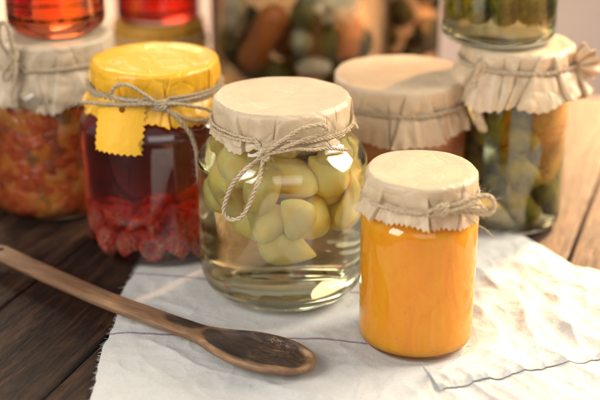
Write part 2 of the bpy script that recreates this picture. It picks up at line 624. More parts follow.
# linen
def linen(name, lines):
    m, nt, b, out = newmat(name)
    v = coords(nt)
    wob = N(nt, 'ShaderNodeTexNoise', Scale=14.0, Detail=2.0)
    nt.links.new(v, wob.inputs['Vector'])
    s = nt.nodes.new('ShaderNodeSeparateXYZ'); nt.links.new(v, s.inputs[0])
    fine = noise_tex(nt, v, 500, 3, 0.7)
    blot = noise_tex(nt, v, 16, 4, 0.6)
    col = ramp(nt, blot, [(0.3, (0.50, 0.487, 0.460)), (0.7, (0.58, 0.565, 0.535))])
    col = mixc(nt, 0.35, col, ramp(nt, fine, [(0.3, (0.72, 0.70, 0.67)), (0.6, (1, 1, 1))]), 'MULTIPLY')
    for (a, bb, c, wdt, colr, amt) in lines:
        # |a x + b y + c| < width
        d = math_(nt, 'ADD', math_(nt, 'ADD', math_(nt, 'MULTIPLY', s.outputs[0], a), math_(nt, 'MULTIPLY', s.outputs[1], bb)), c)
        d = math_(nt, 'ADD', d, math_(nt, 'MULTIPLY', math_(nt, 'SUBTRACT', wob.outputs['Fac'], 0.5), 0.006))
        f = ramp(nt, math_(nt, 'DIVIDE', math_(nt, 'ABSOLUTE', d), wdt), [(0.0, (amt,) * 3), (0.75, (amt,) * 3), (1.0, (0, 0, 0))])
        f = mixc(nt, 1.0, f, ramp(nt, fine, [(0.25, (0.3, 0.3, 0.3)), (0.5, (1, 1, 1))]), 'MULTIPLY')
        col = mixc(nt, f, col, colr)
    nt.links.new(col, b.inputs['Base Color'])
    b.inputs['Roughness'].default_value = 0.9
    b.inputs['Specular IOR Level'].default_value = 0.15
    b.inputs['Sheen Weight'].default_value = 0.15
    # weave
    wx = N(nt, 'ShaderNodeTexWave', Scale=330.0, Distortion=3.5, Detail=2.0, _bands_direction='X')
    wy = N(nt, 'ShaderNodeTexWave', Scale=300.0, Distortion=3.5, Detail=2.0, _bands_direction='Y')
    wx.inputs['Detail Scale'].default_value = 0.6
    wy.inputs['Detail Scale'].default_value = 0.6
    nt.links.new(v, wx.inputs['Vector']); nt.links.new(v, wy.inputs['Vector'])
    wv = math_(nt, 'ADD', wx.outputs['Fac'], wy.outputs['Fac'])
    nb = bump(nt, noise_tex(nt, v, 70, 4, 0.55), 0.5, 0.003)
    nb = bump(nt, wv, 0.28, 0.0005, nb)
    nb = bump(nt, fine, 0.5, 0.0006, nb)
    nt.links.new(nb, b.inputs['Normal'])
    tr = nt.nodes.new('ShaderNodeBsdfTranslucent')
    nt.links.new(col, tr.inputs['Color'])
    mx = nt.nodes.new('ShaderNodeMixShader'); mx.inputs[0].default_value = 0.12
    nt.links.new(b.outputs[0], mx.inputs[1]); nt.links.new(tr.outputs[0], mx.inputs[2])
    nt.links.new(mx.outputs[0], out.inputs['Surface'])
    return m


def line_through(p, q):
    d = (q - p)
    n = Vector((-d.y, d.x)).normalized()
    return n.x, n.y, -(n.x * p.x + n.y * p.y)


# ------------------------------------------------------------ the setting: table, floor, wall
edge = at_z(566, 94, 0)
ax = Vector((math.sin(HEAD), math.cos(HEAD), 0))          # along the planks, away from camera
ay = Vector((-math.cos(HEAD), math.sin(HEAD), 0))         # across, to the left
EDG = edge.dot(ax)
table = thing('wooden_table', 'dark brown plank table under the towel and all the jars', 'table', (0, 0, 0))
mb = MB()
rnd = random.Random(4)
seam0 = at_z(40, 400, 0).dot(ay)
k0 = (seam0 / PLW)
offs = seam0 - math.floor(seam0 / PLW) * PLW
for k in range(-16, 12):
    y0 = k * PLW + offs + 0.0008
    y1 = (k + 1) * PLW + offs - 0.0008
    x0, x1 = -0.6, EDG + rnd.uniform(-0.001, 0.001)
    zt = rnd.uniform(-0.0008, 0.0)
    bv = 0.0022
    prof = [(y0, -0.03), (y0, zt - bv), (y0 + bv * .35, zt - bv * .35), (y0 + bv, zt), (y1 - bv, zt), (y1 - bv * .35, zt - bv * .35), (y1, zt - bv), (y1, -0.03)]
    vs, fs = [], []
    for x in (x0, x1):
        for (y, z) in prof:
            vs.append((x, y, z))
    n = len(prof)
    for i in range(n):
        j = (i + 1) % n
        fs.append((i, i + n, j + n, j))
    fs.append(tuple(range(n)))
    fs.append(tuple(reversed(range(n, 2 * n))))
    mb.add(vs, fs)
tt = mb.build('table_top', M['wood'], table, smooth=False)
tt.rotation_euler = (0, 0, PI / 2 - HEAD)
mb = MB()
for (lx, ly) in ((EDG - 0.12, 0.9), (EDG - 0.12, -1.3), (-0.45, 0.9), (-0.45, -1.3)):
    c = ax * lx + ay * ly
    mb2 = MB()
    vs = [(c.x + sx_ * s, c.y + sy_ * s, z) for z, s in ((-0.74, 0.028), (-0.0305, 0.04)) for sx_, sy_ in ((-1, -1), (1, -1), (1, 1), (-1, 1))]
    mb2.add(vs, [(0, 1, 5, 4), (1, 2, 6, 5), (2, 3, 7, 6), (3, 0, 4, 7), (3, 2, 1, 0), (4, 5, 6, 7)])
    mb2.build('leg', M['wood'], table, smooth=False)

fm = simple_mat('floor_boards', (0.30, 0.22, 0.18), (0.38, 0.29, 0.24), 6, 0.6)
fl = mesh_obj('floor', [(-6, -3, -0.74), (6, -3, -0.74), (6, 7, -0.74), (-6, 7, -0.74)], [(0, 1, 2, 3)], fm, None, False)
fl['kind'] = 'structure'
wm = simple_mat('wall_plaster', (0.56, 0.45, 0.39), (0.60, 0.49, 0.43), 5, 0.9)
wl = mesh_obj('wall', [(-6, 3.6, -0.74), (6, 3.6, -0.74), (6, 3.6, 3), (-6, 3.6, 3)], [(0, 3, 2, 1)], wm, None, False)
wl['kind'] = 'structure'

# ------------------------------------------------------------ paper caps
def cover(parent, R, ztop, hs, zs, L, flare, seed, mat, tooth=0.0016, npl=16, amp=0.0016, pinch=0.001, tooth_pitch=0.005,
          Lvar=0.25, wave=0.002, name='paper_cover', dip=0.0009, e=0.0035, corners=0.0, cph=0.0, topn=1.0):
    rnd = random.Random(seed)
    nT = 1080
    th = np.linspace(0, 2 * PI, nT, endpoint=False)
    # overlapping pleats, each with its own slant, width and starting height
    PL = []
    for k in range(npl):
        PL.append((2 * PI * (k + rnd.uniform(-0.45, 0.45)) / npl, rnd.uniform(0.4, 1.4) * 2 * PI / npl, rnd.choice((-1, 1)), rnd.uniform(0.25, 1.3),
                   rnd.uniform(-0.13, 0.13), rnd.uniform(-0.4, 0.45), rnd.uniform(0.5, 1.5)))

    def pleat_row(fr):
        F = np.zeros(nT)
        for (t0, w, sg, am, sl, st, g) in PL:
            on = min(1, max(0, (fr - st) / 0.35)) if fr < 1.0 else 1.0
            kk = am * on * (g if fr > 1.15 else 1.0)
            if kk <= 0:
                continue
            d = ((th - t0 - sl * (fr - 0.5)) * sg) % (2 * PI)
            f = np.where(d < w, (1 - d / w) ** 1.3, 0)
            f = f * np.clip(d / 0.014, 0, 1) - 0.5 * np.exp(-(((d + 0.012) % (2 * PI)) / 0.016) ** 2) - 0.25 * np.exp(-((d - 2 * PI + 0.01) / 0.012) ** 2)
            cen = ((th - t0 - 2.2 * w * sg + PI + 0.6 * sl * fr) % (2 * PI)) - PI
            f = f + 0.35 * np.exp(-(cen / (0.16 * w)) ** 2) * (1 if g > 1 else -1)
            F += f * kk
        return F
    W = np.zeros(nT)
    for n_ in (3, 5, 8, 11, 15):
        W += rnd.uniform(0.4, 1) * np.sin(n_ * th + rnd.uniform(0, 6.28)) / n_ ** 0.4
    Lw = 1 + Lvar * 0.5 * (np.sin(2 * th + rnd.uniform(0, 6)) + np.sin(5 * th + rnd.uniform(0, 6)) * 0.6 + 0.4 * np.sin(9 * th + rnd.uniform(0, 6)))
    if corners:
        Lw += corners * np.abs(np.cos(2 * (th - cph))) ** 6
    tp = th * R / tooth_pitch
    nte = round(2 * PI * R / tooth_pitch)
    tri = np.abs(((th / (2 * PI) * nte) % 1.0) * 2 - 1) * 2 - 1
    rows = []
    # (r, z, fold weight, wave weight)
    for u in np.linspace(0.02, 1, 16)[:-1]:
        r = (R - e) * u
        rows.append((r, ztop - dip * (1 - min(1, max(0, (u - 0.80) / 0.12))), 0.0, 0.0, 0))
    for a in np.linspace(0, PI / 2, 8):
        rows.append((R - e + e * math.sin(a), ztop - e + e * math.cos(a), 0.32 * (a / (PI / 2)), 0, 0))
    for u in np.linspace(0, 1, 10)[1:]:
        z = (ztop - e) * (1 - u) + zs * u
        rows.append((R - pinch * u ** 3, z, 0.32 + 0.60 * u ** 0.8, 0.0, 0))
    for u in np.linspace(0, 1, 14)[1:]:
        rows.append((R - pinch * (1 - u) ** 2 + flare * (u ** 0.8), zs - L * u, 0.85 + 0.5 * u, u, u))
    vs = [(0, 0, ztop - dip + 0.0007 * noise.noise(Vector((0, 0, ztop)) * 55 + Vector((seed, 0, 0))) + 0.0012 * noise.noise(Vector((0, 0, ztop)) * 22 + Vector((0, seed, 0))))]
    fs = []
    nr = len(rows)
    for ri, (r, z, fw, ww, su) in enumerate(rows):
        rr = r * (1 + 0.006 * np.sin(5 * th + seed) * (r / R) ** 3 + 0.004 * np.sin(9 * th + 2 * seed) * (r / R) ** 3) + amp * fw * (pleat_row(max(0.0, (ztop - z) / (ztop - zs))) if fw > 0 else 0) + wave * ww * W
        zz = np.full(nT, z)
        if su > 0:
            zz = zs - (zs - z) * Lw
        if ri == nr - 1:
            zz = zz - tooth * tri
        elif ri == nr - 2:
            zz = zz - tooth * tri * 0.12
        for i in range(nT):
            x, y = rr[i] * math.cos(th[i]), rr[i] * math.sin(th[i])
            dz = 0.0
            p = Vector((x, y, zz[i]))
            if su == 0 and r < R - e * 0.5:
                dz = 0.0007 * noise.noise(p * 55 + Vector((seed, 0, 0))) + topn * 0.0012 * noise.noise(p * 22 + Vector((0, seed, 0)))
            else:
                q = noise.noise(Vector((x, y, zz[i] * 0.7)) * 130 + Vector((seed, 0, 0))) * 0.0010 * (0.4 + fw) + (0.5 - abs(noise.noise(Vector((x, y, zz[i])) * 75 + Vector((0, seed, 0))))) * 0.0016 * fw
                x += q * math.cos(th[i]); y += q * math.sin(th[i])
            vs.append((x, y, zz[i] + dz))
    for i in range(nT):
        fs.append((0, 1 + i, 1 + (i + 1) % nT))
    for k in range(nr - 1):
        a, b_ = 1 + k * nT, 1 + (k + 1) * nT
        for i in range(nT):
            j = (i + 1) % nT
            fs.append((a + i, b_ + i, b_ + j, a + j))
    return mesh_obj(name, vs, fs, mat, parent)


def ring_pts(R, z, a0=0, a1=2 * PI, n=60, tilt=0.0, seed=0, wob=0.0005, dz=0):
    out = []
    for i in range(n + 1):
        a = a0 + (a1 - a0) * i / n
        q = noise.noise(Vector((math.cos(a) * 2, math.sin(a) * 2, seed))) * wob
        out.append(Vector((math.cos(a) * (R + q), math.sin(a) * (R + q), z + tilt * math.sin(a + seed) + q * 2 + dz * i / n)))
    return out


# ------------------------------------------------------------ jar bodies
def body_profile(r, h, neck, zsh, heel=0.014, wall=0.0028, base=0.006, foot=0.0015, shoulder=0.02, punt=0.003):
    """outer then inner line of a jar; neck radius, zsh = height where the shoulder starts"""
    o = [(0.0, foot + punt), (r * 0.45, foot + punt * 0.8), (r - heel * 1.35, foot + 0.0003), (r - heel * 1.1, 0.0)]
    for i in range(1, 9):
        a = -PI / 2 + (PI / 2) * i / 8
        o.append((r - heel + heel * math.cos(a), heel + heel * math.sin(a)))
    nb = 8
    for i in range(1, nb):
        o.append((r, heel + (zsh - heel) * i / nb))
    sw = r - neck
    for i in range(0, 9):
        t = i / 8
        sm = t * t * (3 - 2 * t)
        o.append((r - sw * sm, zsh + shoulder * t))
    o.append((neck, h - 0.001))
    inn = [(neck - 0.0008, h), (neck - wall + 0.0008, h), (neck - wall, h - 0.001)]
    for i in range(8, -1, -1):
        t = i / 8
        sm = t * t * (3 - 2 * t)
        inn.append((r - sw * sm - wall, zsh + shoulder * t))
    for i in range(nb - 1, 0, -1):
        inn.append((r - wall, heel + (zsh - heel) * i / nb))
    hi = heel * 0.9
    for i in range(8, -1, -1):
        a = -PI / 2 + (PI / 2) * i / 8
        inn.append((r - wall - hi + hi * math.cos(a), base + hi + hi * math.sin(a)))
    inn.append((r * 0.4, base + punt * 0.8))
    inn.append((0, base + punt))
    return o, inn


def jar_body(parent, prof, mat, name='glass_jar'):
    o, inn = prof
    vs, fs = lathe(o + inn, 128)
    return mesh_obj(name, vs, fs, mat, parent)


def fill(parent, prof, level, mat, name, grow=0.0004, disp=0.0, seed=0, n=96, scale=60):
    """what fills the jar up to level: the inner line grown slightly into the glass"""
    inn = list(reversed(prof[1]))
    pts = [(0.0, inn[0][1] - grow)]
    last = None
    for (r, z) in inn[1:]:
        if z >= level:
            if last is not None and z > last[1]:
                t = (level - last[1]) / (z - last[1])
                pts.append((last[0] + (r - last[0]) * t + grow, level))
            break
        pts.append((r + grow, z - grow * 0.5))
        last = (r, z)
    rr = pts[-1][0]
    pts += [(rr - 0.0015, level + 0.0002), (rr * 0.6, level), (0.0, level)]
    vs, fs = lathe(pts, n)
    if disp:
        out = []
        for p in vs:
            v_ = Vector(p)
            d = noise.noise(v_ * scale + Vector((seed, 0, 0)))
            k = 1 - disp * abs(d)
            out.append((p[0] * k, p[1] * k, p[2]))
        vs = out
    return mesh_obj(name, vs, fs, mat, parent)


def pack(n, rad, R, z0, z1, seed, bias=0.0, fixed=()):
    rnd = random.Random(seed)
    P = [Vector(f) for f in fixed]
    nf = len(P)
    for _ in range(n):
        a = rnd.uniform(0, 2 * PI)
        q = R * math.sqrt(rnd.uniform(0.15, 1))
        P.append(Vector((q * math.cos(a), q * math.sin(a), rnd.uniform(z0, z1))))
    for it in range(300):
        for i in range(len(P)):
            for j in range(i):
                d = P[i] - P[j]
                L = d.length
                if L < 2 * rad:
                    d = d.normalized() if L > 1e-5 else Vector((1, 0, 0))
                    s = (2 * rad - L) * 0.5
                    if i >= nf:
                        P[i] += d * s
                    if j >= nf:
                        P[j] -= d * s
        for i in range(nf, len(P)):
            P[i].z += bias
            q = math.hypot(P[i].x, P[i].y)
            if q > R:
                P[i].x *= R / q
                P[i].y *= R / q
            P[i].z = min(max(P[i].z, z0), z1)
    return P


# ================================================================= GARLIC JAR
def px_radius(c, z, w):
    return w / 2 / FPX * depth(c[0], c[1], z)


ZC = 0.004       # towel thickness under the jars
gc, gr = locate(283.5, 166, 317, ZC)
gh = height_for(gc, 97) + 0.001
R_lid = px_radius(gc, gc.z + gh, 138)
gj = thing('garlic_jar', 'large jar of pale garlic cloves under plain paper cap with looped twine bow', 'jar', gc)
prof = body_profile(gr, gh - 0.004, R_lid - 0.004, gh - 0.050, heel=0.022, shoulder=0.030, base=0.009, wall=0.003)
jar_body(gj, prof, M['glass_green'])
fill(gj, prof, gh - 0.016, M['brine'], 'brine')
zs = gh - 0.0195
cover(gj, R_lid, gh, 0.017, zs, 0.0055, 0.0012, 11, M['paper'], tooth=0.0007, npl=11, amp=0.0042, tooth_pitch=0.006, Lvar=1.1, wave=0.0006)
mb = MB()
cyl = lambda x, y, d=0.004: on_cyl(x, y, gc, R_lid + d) - gc
kn = cyl(264, 154, 0.0045)
ak = math.atan2(kn.y, kn.x)
twine(mb, [kn] + ring_pts(R_lid + 0.0022, zs, ak + 0.12, ak + 2 * PI - 0.12, 60, 0.0005, 3) + [kn], 0.0009, 1, 1.4, False)
twine(mb, [kn] + ring_pts(R_lid + 0.0020, zs + 0.0026, ak + 0.12, ak + 2 * PI - 0.12, 60, 0.0009, 5) + [kn], 0.0008, 2, 1.4, False)
mb.build('twine', M['twine'], gj)
mb = MB()
# knot
for k in range(3):
    tube_pts = []
    for i in range(13):
        a = 2 * PI * i / 12
        tube_pts.append(kn + Vector((0.0034 * math.cos(a), -0.001 + 0.001 * math.sin(2 * a + k), 0.0030 * math.sin(a) + (k - 1) * 0.0012)))
    twine(mb, tube_pts, 0.0010, 20 + k, 1.0, False)
cb = lambda x, y, d: on_cyl(x, y, gc, gr + d) - gc
twine(mb, [kn, cyl(258, 160, .006), cb(244, 171, .005), cb(233, 184, .004), cb(226, 200, .003), cb(224, 212, .003), cb(229, 219, .003), cb(238, 219, .003),
           cb(246, 211, .0035), cb(252, 198, .004), cb(258, 182, .005), cyl(262, 168, .007), kn], 0.00135, 3, 1.6, False)
twine(mb, [kn, cyl(274, 146, .007), cyl(288, 137, .008), cyl(302, 129, .009), cyl(315, 125, .010), cyl(324, 126, .011), cyl(327, 131, .011), cyl(319, 135, .009),
           cyl(304, 140, .008), cyl(288, 146, .007), kn], 0.00125, 4, 1.8, False)
twine(mb, [kn, cyl(278, 152, .006), cyl(296, 149, .0065), cyl(312, 150, .007), cyl(330, 148.5, .0065), cyl(347, 150, .005)], 0.0010, 5, 1.6, True)
mb.build('bow', M['twine'], gj)


def clove_mesh(name, L, W, seed, bend=0.12):
    nu, nv = 40, 48
    vs, fs = [(0, 0, -L * 0.5)], []
    for i in range(1, nu):
        t = i / nu
        prof_ = math.sin(PI * t ** 0.85) ** 0.75 * (1 - 0.35 * t)
        z = -L / 2 + L * t
        cx = bend * L * math.sin(PI * t)
        for j in range(nv):
            a = 2 * PI * j / nv
            r = W * 0.5 * prof_ * 1.15
            fl = 1 - 0.15 * max(0, math.cos(a - 2.2)) ** 1.5 - 0.13 * max(0, math.cos(a + 1.6)) ** 1.5 - 0.07 * math.exp(-((a - 0.6 - 0.4 * t) / 0.12) ** 2) - 0.06 * math.exp(-((a - 4.2 + 0.5 * t) / 0.10) ** 2)
            x = cx + r * math.cos(a) * fl
            y = r * math.sin(a) * (0.88) * fl
            d = 1 + 0.12 * noise.noise(Vector((x, y, z)) * 55 + Vector((seed, 0, 0))) + 0.03 * noise.noise(Vector((x, y, z * 0.4)) * 260 + Vector((seed, 0, 0)))
            vs.append((x * d, y * d, z))
    vs.append((0, 0, L * 0.5))
    n = len(vs) - 1
    for j in range(nv):
        fs.append((0, 1 + (j + 1) % nv, 1 + j))
        fs.append((n, 1 + (nu - 2) * nv + j, 1 + (nu - 2) * nv + (j + 1) % nv))
    for i in range(nu - 2):
        for j in range(nv):
            k = (j + 1) % nv
            fs.append((1 + i * nv + j, 1 + i * nv + k, 1 + (i + 1) * nv + k, 1 + (i + 1) * nv + j))
    me = bpy.data.meshes.new(name)
    me.from_pydata(vs, [], fs)
    me.polygons.foreach_set("use_smooth", [True] * len(me.polygons))
    me.materials.append(M['garlic'])
    return me


clm = [clove_mesh('garlic_clove', 0.040, 0.028, s, b) for s, b in ((1, .10), (2, .22), (3, .06), (4, .30), (5, .15), (6, .25))]
Rin = gr - 0.003 - 0.0145
P = pack(34, 0.0125, Rin + 0.002, 0.072, gh - 0.028, 5, bias=0.0, fixed=[(0.004, -0.036, 0.056), (-0.018, -0.042, 0.072)])
rnd = random.Random(8)
cloves = []
for i, p in enumerate(P):
    o = bpy.data.objects.new('garlic_clove', clm[i % 6])
    COL.objects.link(o)
    o.location = gc + p
    o.rotation_euler = (rnd.uniform(-1.2, 1.2), rnd.uniform(-1.2, 1.2), rnd.uniform(0, 6.28))
    s = rnd.uniform(0.98, 1.2)
    o.scale = (s, s, s)
    tag(o, 'plump pale yellow garlic clove crowded with others inside the paper capped jar', 'garlic clove', 'garlic cloves floating in the jar')
    cloves.append(o)
    bpy.context.view_layer.update()
    if i == 0:
        o.rotation_euler = (0.2, 2.2, 0.5)
    for _ in range(14):        # keep every clove inside the glass
        mw = Matrix.LocRotScale(o.location, o.rotation_euler, o.scale)
        worst, push = 0.0, None
        for v_ in list(o.data.vertices)[::5]:
            q = mw @ v_.co - gc
            lim = gr - 0.0042
            zz_ = q.z - (gh - 0.050)
            if zz_ > 0:
                t_ = min(1, zz_ / 0.030)
                lim -= (gr - (R_lid - 0.004)) * t_ * t_ * (3 - 2 * t_)
            over = math.hypot(q.x, q.y) - lim
            if over > worst:
                worst, push = over, Vector((-q.x, -q.y, 0)).normalized()
            if q.z > gh - 0.019 and q.z - (gh - 0.019) > worst:
                worst, push = q.z - (gh - 0.019), Vector((0, 0, -1))
        if push is None:
            break
        o.location += push * (worst + 0.0002)
    if i == 0:
        o['label'] = 'garlic clove hanging lowest in the clear brine at the jar centre'
        o.rotation_euler = (0.2, 2.2, 0.5)
        del o['group']

# ================================================================= ORANGE JAR
oc, orr = locate(413.5, 115, 361, ZC - 0.001)
oh = height_for(oc, 168)
Ro = px_radius(oc, oc.z + oh, 112)
oj = thing('puree_jar', 'small jar of smooth orange puree with parchment cap and side knot', 'jar', oc)
prof = body_profile(orr, oh - 0.004, Ro - 0.004, oh - 0.036, heel=0.009, shoulder=0.012, base=0.0045, wall=0.0024)
jar_body(oj, prof, M['glass'])
fill(oj, prof, oh - 0.016, M['puree'], 'puree')
zs = oh - 0.0165
cover(oj, Ro, oh, 0.014, zs, 0.0115, 0.0022, 23, M['paper'], tooth=0.0011, npl=11, amp=0.0040, tooth_pitch=0.0034, Lvar=0.25, wave=0.0008, pinch=0.002)
co = lambda x, y, d=0.004: on_cyl(x, y, oc, Ro + d) - oc
kn = co(441, 209, 0.004)
ak = math.atan2(kn.y, kn.x)
mb = MB()
twine(mb, [kn] + ring_pts(Ro + 0.0014, zs, ak + 0.15, ak + 2 * PI - 0.15, 50, 0.0012, 2) + [kn], 0.0007, 31, 1.2, False)
twine(mb, [kn] + ring_pts(Ro + 0.0014, zs - 0.0014, ak + 0.15, ak + 2 * PI - 0.15, 50, 0.0008, 4) + [kn], 0.0007, 32, 1.2, False)
mb.build('twine', M['twine'], oj)
mb = MB()
for k in range(4):
    tp_ = [kn + Vector((0.0040 * math.cos(2 * PI * i / 12), -0.001 + 0.0012 * math.sin(4 * PI * i / 12 + k), 0.0034 * math.sin(2 * PI * i / 12 + k))) for i in range(13)]
    twine(mb, tp_, 0.0010, 40 + k, 1.5, False)
twine(mb, [kn, co(452, 206, .004), co(463, 202, .007), co(474, 197, .009) + Vector((.002, 0, 0)), co(474, 197, .009) + Vector((.011, .003, -.001)), co(474, 203, .009) + Vector((.014, .003, -.005)),
           co(474, 210, .009) + Vector((.009, 0, -.003)), co(468, 212, .007), co(455, 212, .006), kn], 0.0012, 51, 2.0, False)
twine(mb, [kn, co(450, 211, .006), co(462, 208, .008), co(472, 203, .009) + Vector((.003, -.002, 0)), co(473, 205, .009) + Vector((.008, -.002, -.003)), co(470, 210, .009), co(455, 211, .006), kn], 0.0011, 52, 2.0, False)
twine(mb, [kn, co(434, 214, .004), co(428, 216, .004), co(430, 211, .005), kn], 0.0010, 53, 2.5, False)
twine(mb, [kn, co(462, 214, .008), co(473, 222, .010), co(474, 230, .010) + Vector((.008, 0, 0)), co(474, 238, .010) + Vector((.013, 0, 0))], 0.00035, 54, 0.6, False, 2)
mb.build('bow', M['twine'], oj)

# ================================================================= RASPBERRY JAR
rc, rr_ = locate(165, 151, 268, 0.002)
rh = height_for(rc, 58)
Rr = px_radius(rc, rc.z + rh, 128)
rj = thing('raspberry_jar', 'jar of raspberries in dark red syrup under a yellow paper cap', 'jar', rc)
prof = body_profile(rr_, rh - 0.004, Rr - 0.004, rh - 0.052, heel=0.018, shoulder=0.026, base=0.006, wall=0.0028)
jar_body(rj, prof, M['glass'])
fill(rj, prof, rh - 0.022, M['syrup'], 'syrup')
zs = rh - 0.021
cover(rj, Rr, rh, 0.019, zs, 0.017, 0.0085, 37, M['paper_yellow'], tooth=0.0009, npl=12, amp=0.0032, tooth_pitch=0.0052, Lvar=0.25, wave=0.0022, pinch=0.002, dip=0.0022, topn=1.9)
cr_ = lambda x, y, d=0.004: on_cyl(x, y, rc, Rr + d) - rc
kn = cr_(160, 105, 0.010)
ak = math.atan2(kn.y, kn.x)
mb = MB()
for k, (dz, dd) in enumerate(((0, 0), (0.0022, 0.0002), (-0.0022, 0.0004), (0.0010, 0.0016))):
    twine(mb, [kn] + ring_pts(Rr + 0.0012 + dd, zs + dz, ak + 0.15, ak + 2 * PI - 0.15, 60, 0.0006, 2 + k) + [kn], 0.0009, 60 + k, 1.0, False)
mb.build('twine', M['twine_grey'], rj)
mb = MB()
for k in range(3):
    tp_ = [kn + Vector((0.0040 * math.cos(2 * PI * i / 12), -0.001 + 0.0012 * math.sin(4 * PI * i / 12 + k), 0.0032 * math.sin(2 * PI * i / 12 + k))) for i in range(13)]
    twine(mb, tp_, 0.0011, 70 + k, 1.0, False)
twine(mb, [kn, cr_(150, 98, .011), cr_(141, 92, .012), cr_(130, 86, .013), cr_(121, 84.5, .013), cr_(114, 88, .013), cr_(112, 95, .012), cr_(119, 99, .012), cr_(135, 101, .012), kn], 0.0011, 75, 1.2, False)
twine(mb, [kn, cr_(145, 104, .012), cr_(125, 104.5, .013), cr_(102, 103.5, .013), cr_(98, 102, .012) + Vector((-.006, -.001, 0)), cr_(98, 103, .012) + Vector((-.014, -.002, .001))], 0.0012, 76, 1.4, True)
twine(mb, [kn, cr_(175, 104, .012), cr_(192, 106, .013), cr_(206, 109, .013), cr_(213, 115, .012), cr_(206, 120, .012), cr_(190, 120, .012), cr_(173, 113, .012), kn], 0.0011, 77, 1.2, False)
twine(mb, [kn, cr_(170, 112, .012), cr_(181, 122, .014), cr_(190, 134, .015), cr_(196, 150, .015), cr_(198, 168, .014), cr_(199, 180, .014)], 0.0013, 78, 1.6, True)
mb.build('bow', M['twine_grey'], rj)

# pinked tag with a punched hole
def tag_outline():
    W_, H_ = 0.0385, 0.041
    pts = []
    nt_ = 8
    d = 0.0009
    for i in range(nt_ * 2):                     # left side down
        pts.append((-W_ / 2 + (d if i % 2 else -d), H_ / 2 - H_ * i / (nt_ * 2)))
    for i in range(nt_ * 2):
        pts.append((-W_ / 2 + W_ * i / (nt_ * 2), -H_ / 2 + (d if i % 2 else -d)))
    for i in range(nt_ * 2):
        pts.append((W_ / 2 + (-d if i % 2 else d), -H_ / 2 + H_ * i / (nt_ * 2)))
    for i in range(nt_ * 2):
        pts.append((W_ / 2 - W_ * i / (nt_ * 2), H_ / 2 + (-d if i % 2 else d)))
    return pts


tag_c = cr_(116.5, 128, 0.0135)
out_pts = tag_outline()
hole = [(0.003 + 0.0026 * math.cos(a), 0.0145 + 0.0026 * math.sin(a)) for a in np.linspace(0, 2 * PI, 17)[:-1]]
import bmesh
bm = bmesh.new()
ev = []
for loop in (out_pts, hole):
    vv = [bm.verts.new((x, 0, z)) for x, z in loop]
    for i in range(len(vv)):
        ev.append(bm.edges.new((vv[i], vv[(i + 1) % len(vv)])))
bmesh.ops.triangle_fill(bm, use_beauty=True, use_dissolve=False, edges=ev)
ret = bmesh.ops.extrude_face_region(bm, geom=list(bm.faces))
bmesh.ops.translate(bm, vec=(0, 0.0005, 0), verts=[g for g in ret['geom'] if isinstance(g, bmesh.types.BMVert)])
bmesh.ops.subdivide_edges(bm, edges=[e_ for e_ in bm.edges if e_.calc_length() > 0.008], cuts=3, use_grid_fill=False)
for v_ in bm.verts:
    v_.co.y += 0.9 * (v_.co.x + 0.004) ** 2 / 0.06 + 0.0016 * math.sin(v_.co.z * 90)
bmesh.ops.recalc_face_normals(bm, faces=bm.faces)
me = bpy.data.meshes.new('gift_tag')
bm.to_mesh(me)
bm.free()
me.materials.append(M['tag_yellow'])
tg = bpy.data.objects.new('gift_tag', me)
COL.objects.link(tg)
tg.location = rc + tag_c
tg.rotation_euler = (R_(-6), R_(2), math.atan2(tag_c.y, tag_c.x) + PI / 2)
tag(tg, 'blank yellow paper tag with pinked edges hanging from the grey twine', 'tag')

# raspberries
def berry_mesh(seed):
    rnd = random.Random(seed)
    mb = MB()
    base = bmesh.new()
    bmesh.ops.create_icosphere(base, subdivisions=2, radius=1)
    bv = [v_.co.copy() for v_ in base.verts]
    bf = [tuple(v_.index for v_ in f.verts) for f in base.faces]
    base.free()
    H_, Rb = 0.0092, 0.0086
    for row in range(7):
        t = row / 6
        ang = R_(38 + 142 * (1 - t)) if False else None
        phi = -0.55 + t * 2.05
        rz = math.sin(phi) * H_ * 0.9
        rad = math.cos(phi) * Rb
        n = max(1, int(round(2 * PI * rad / 0.0043)))
        for k in range(n):
            a = 2 * PI * (k + 0.5 * (row % 2)) / n + rnd.uniform(-.08, .08)
            c = Vector((rad * math.cos(a), rad * math.sin(a), rz))
            s = 0.0026 * rnd.uniform(0.85, 1.2)
            mb.add([c + q * s for q in bv], bf)
    # the collar inside the open end
    vs, fs = [], []
    nn = 20
    prof_ = [(0.0078, -0.0062), (0.0052, -0.0068), (0.0042, -0.004), (0.0034, 0.003), (0.0, 0.005)]
    vs, fs = lathe([(0.0001, -0.0061)] + prof_[:0] + [(0.0074, -0.003), (0.0070, -0.0056), (0.0050, -0.0064), (0.0040, -0.003), (0.0024, 0.003), (0, 0.005)][0:], nn)
    mb.add(vs[1 + 0:] if False else vs, fs[nn:])
    me = bpy.data.meshes.new('raspberry')
    me.from_pydata(mb.v, [], mb.f)
    me.polygons.foreach_set("use_smooth", [True] * len(me.polygons))
    me.materials.append(M['berry'])
    return me


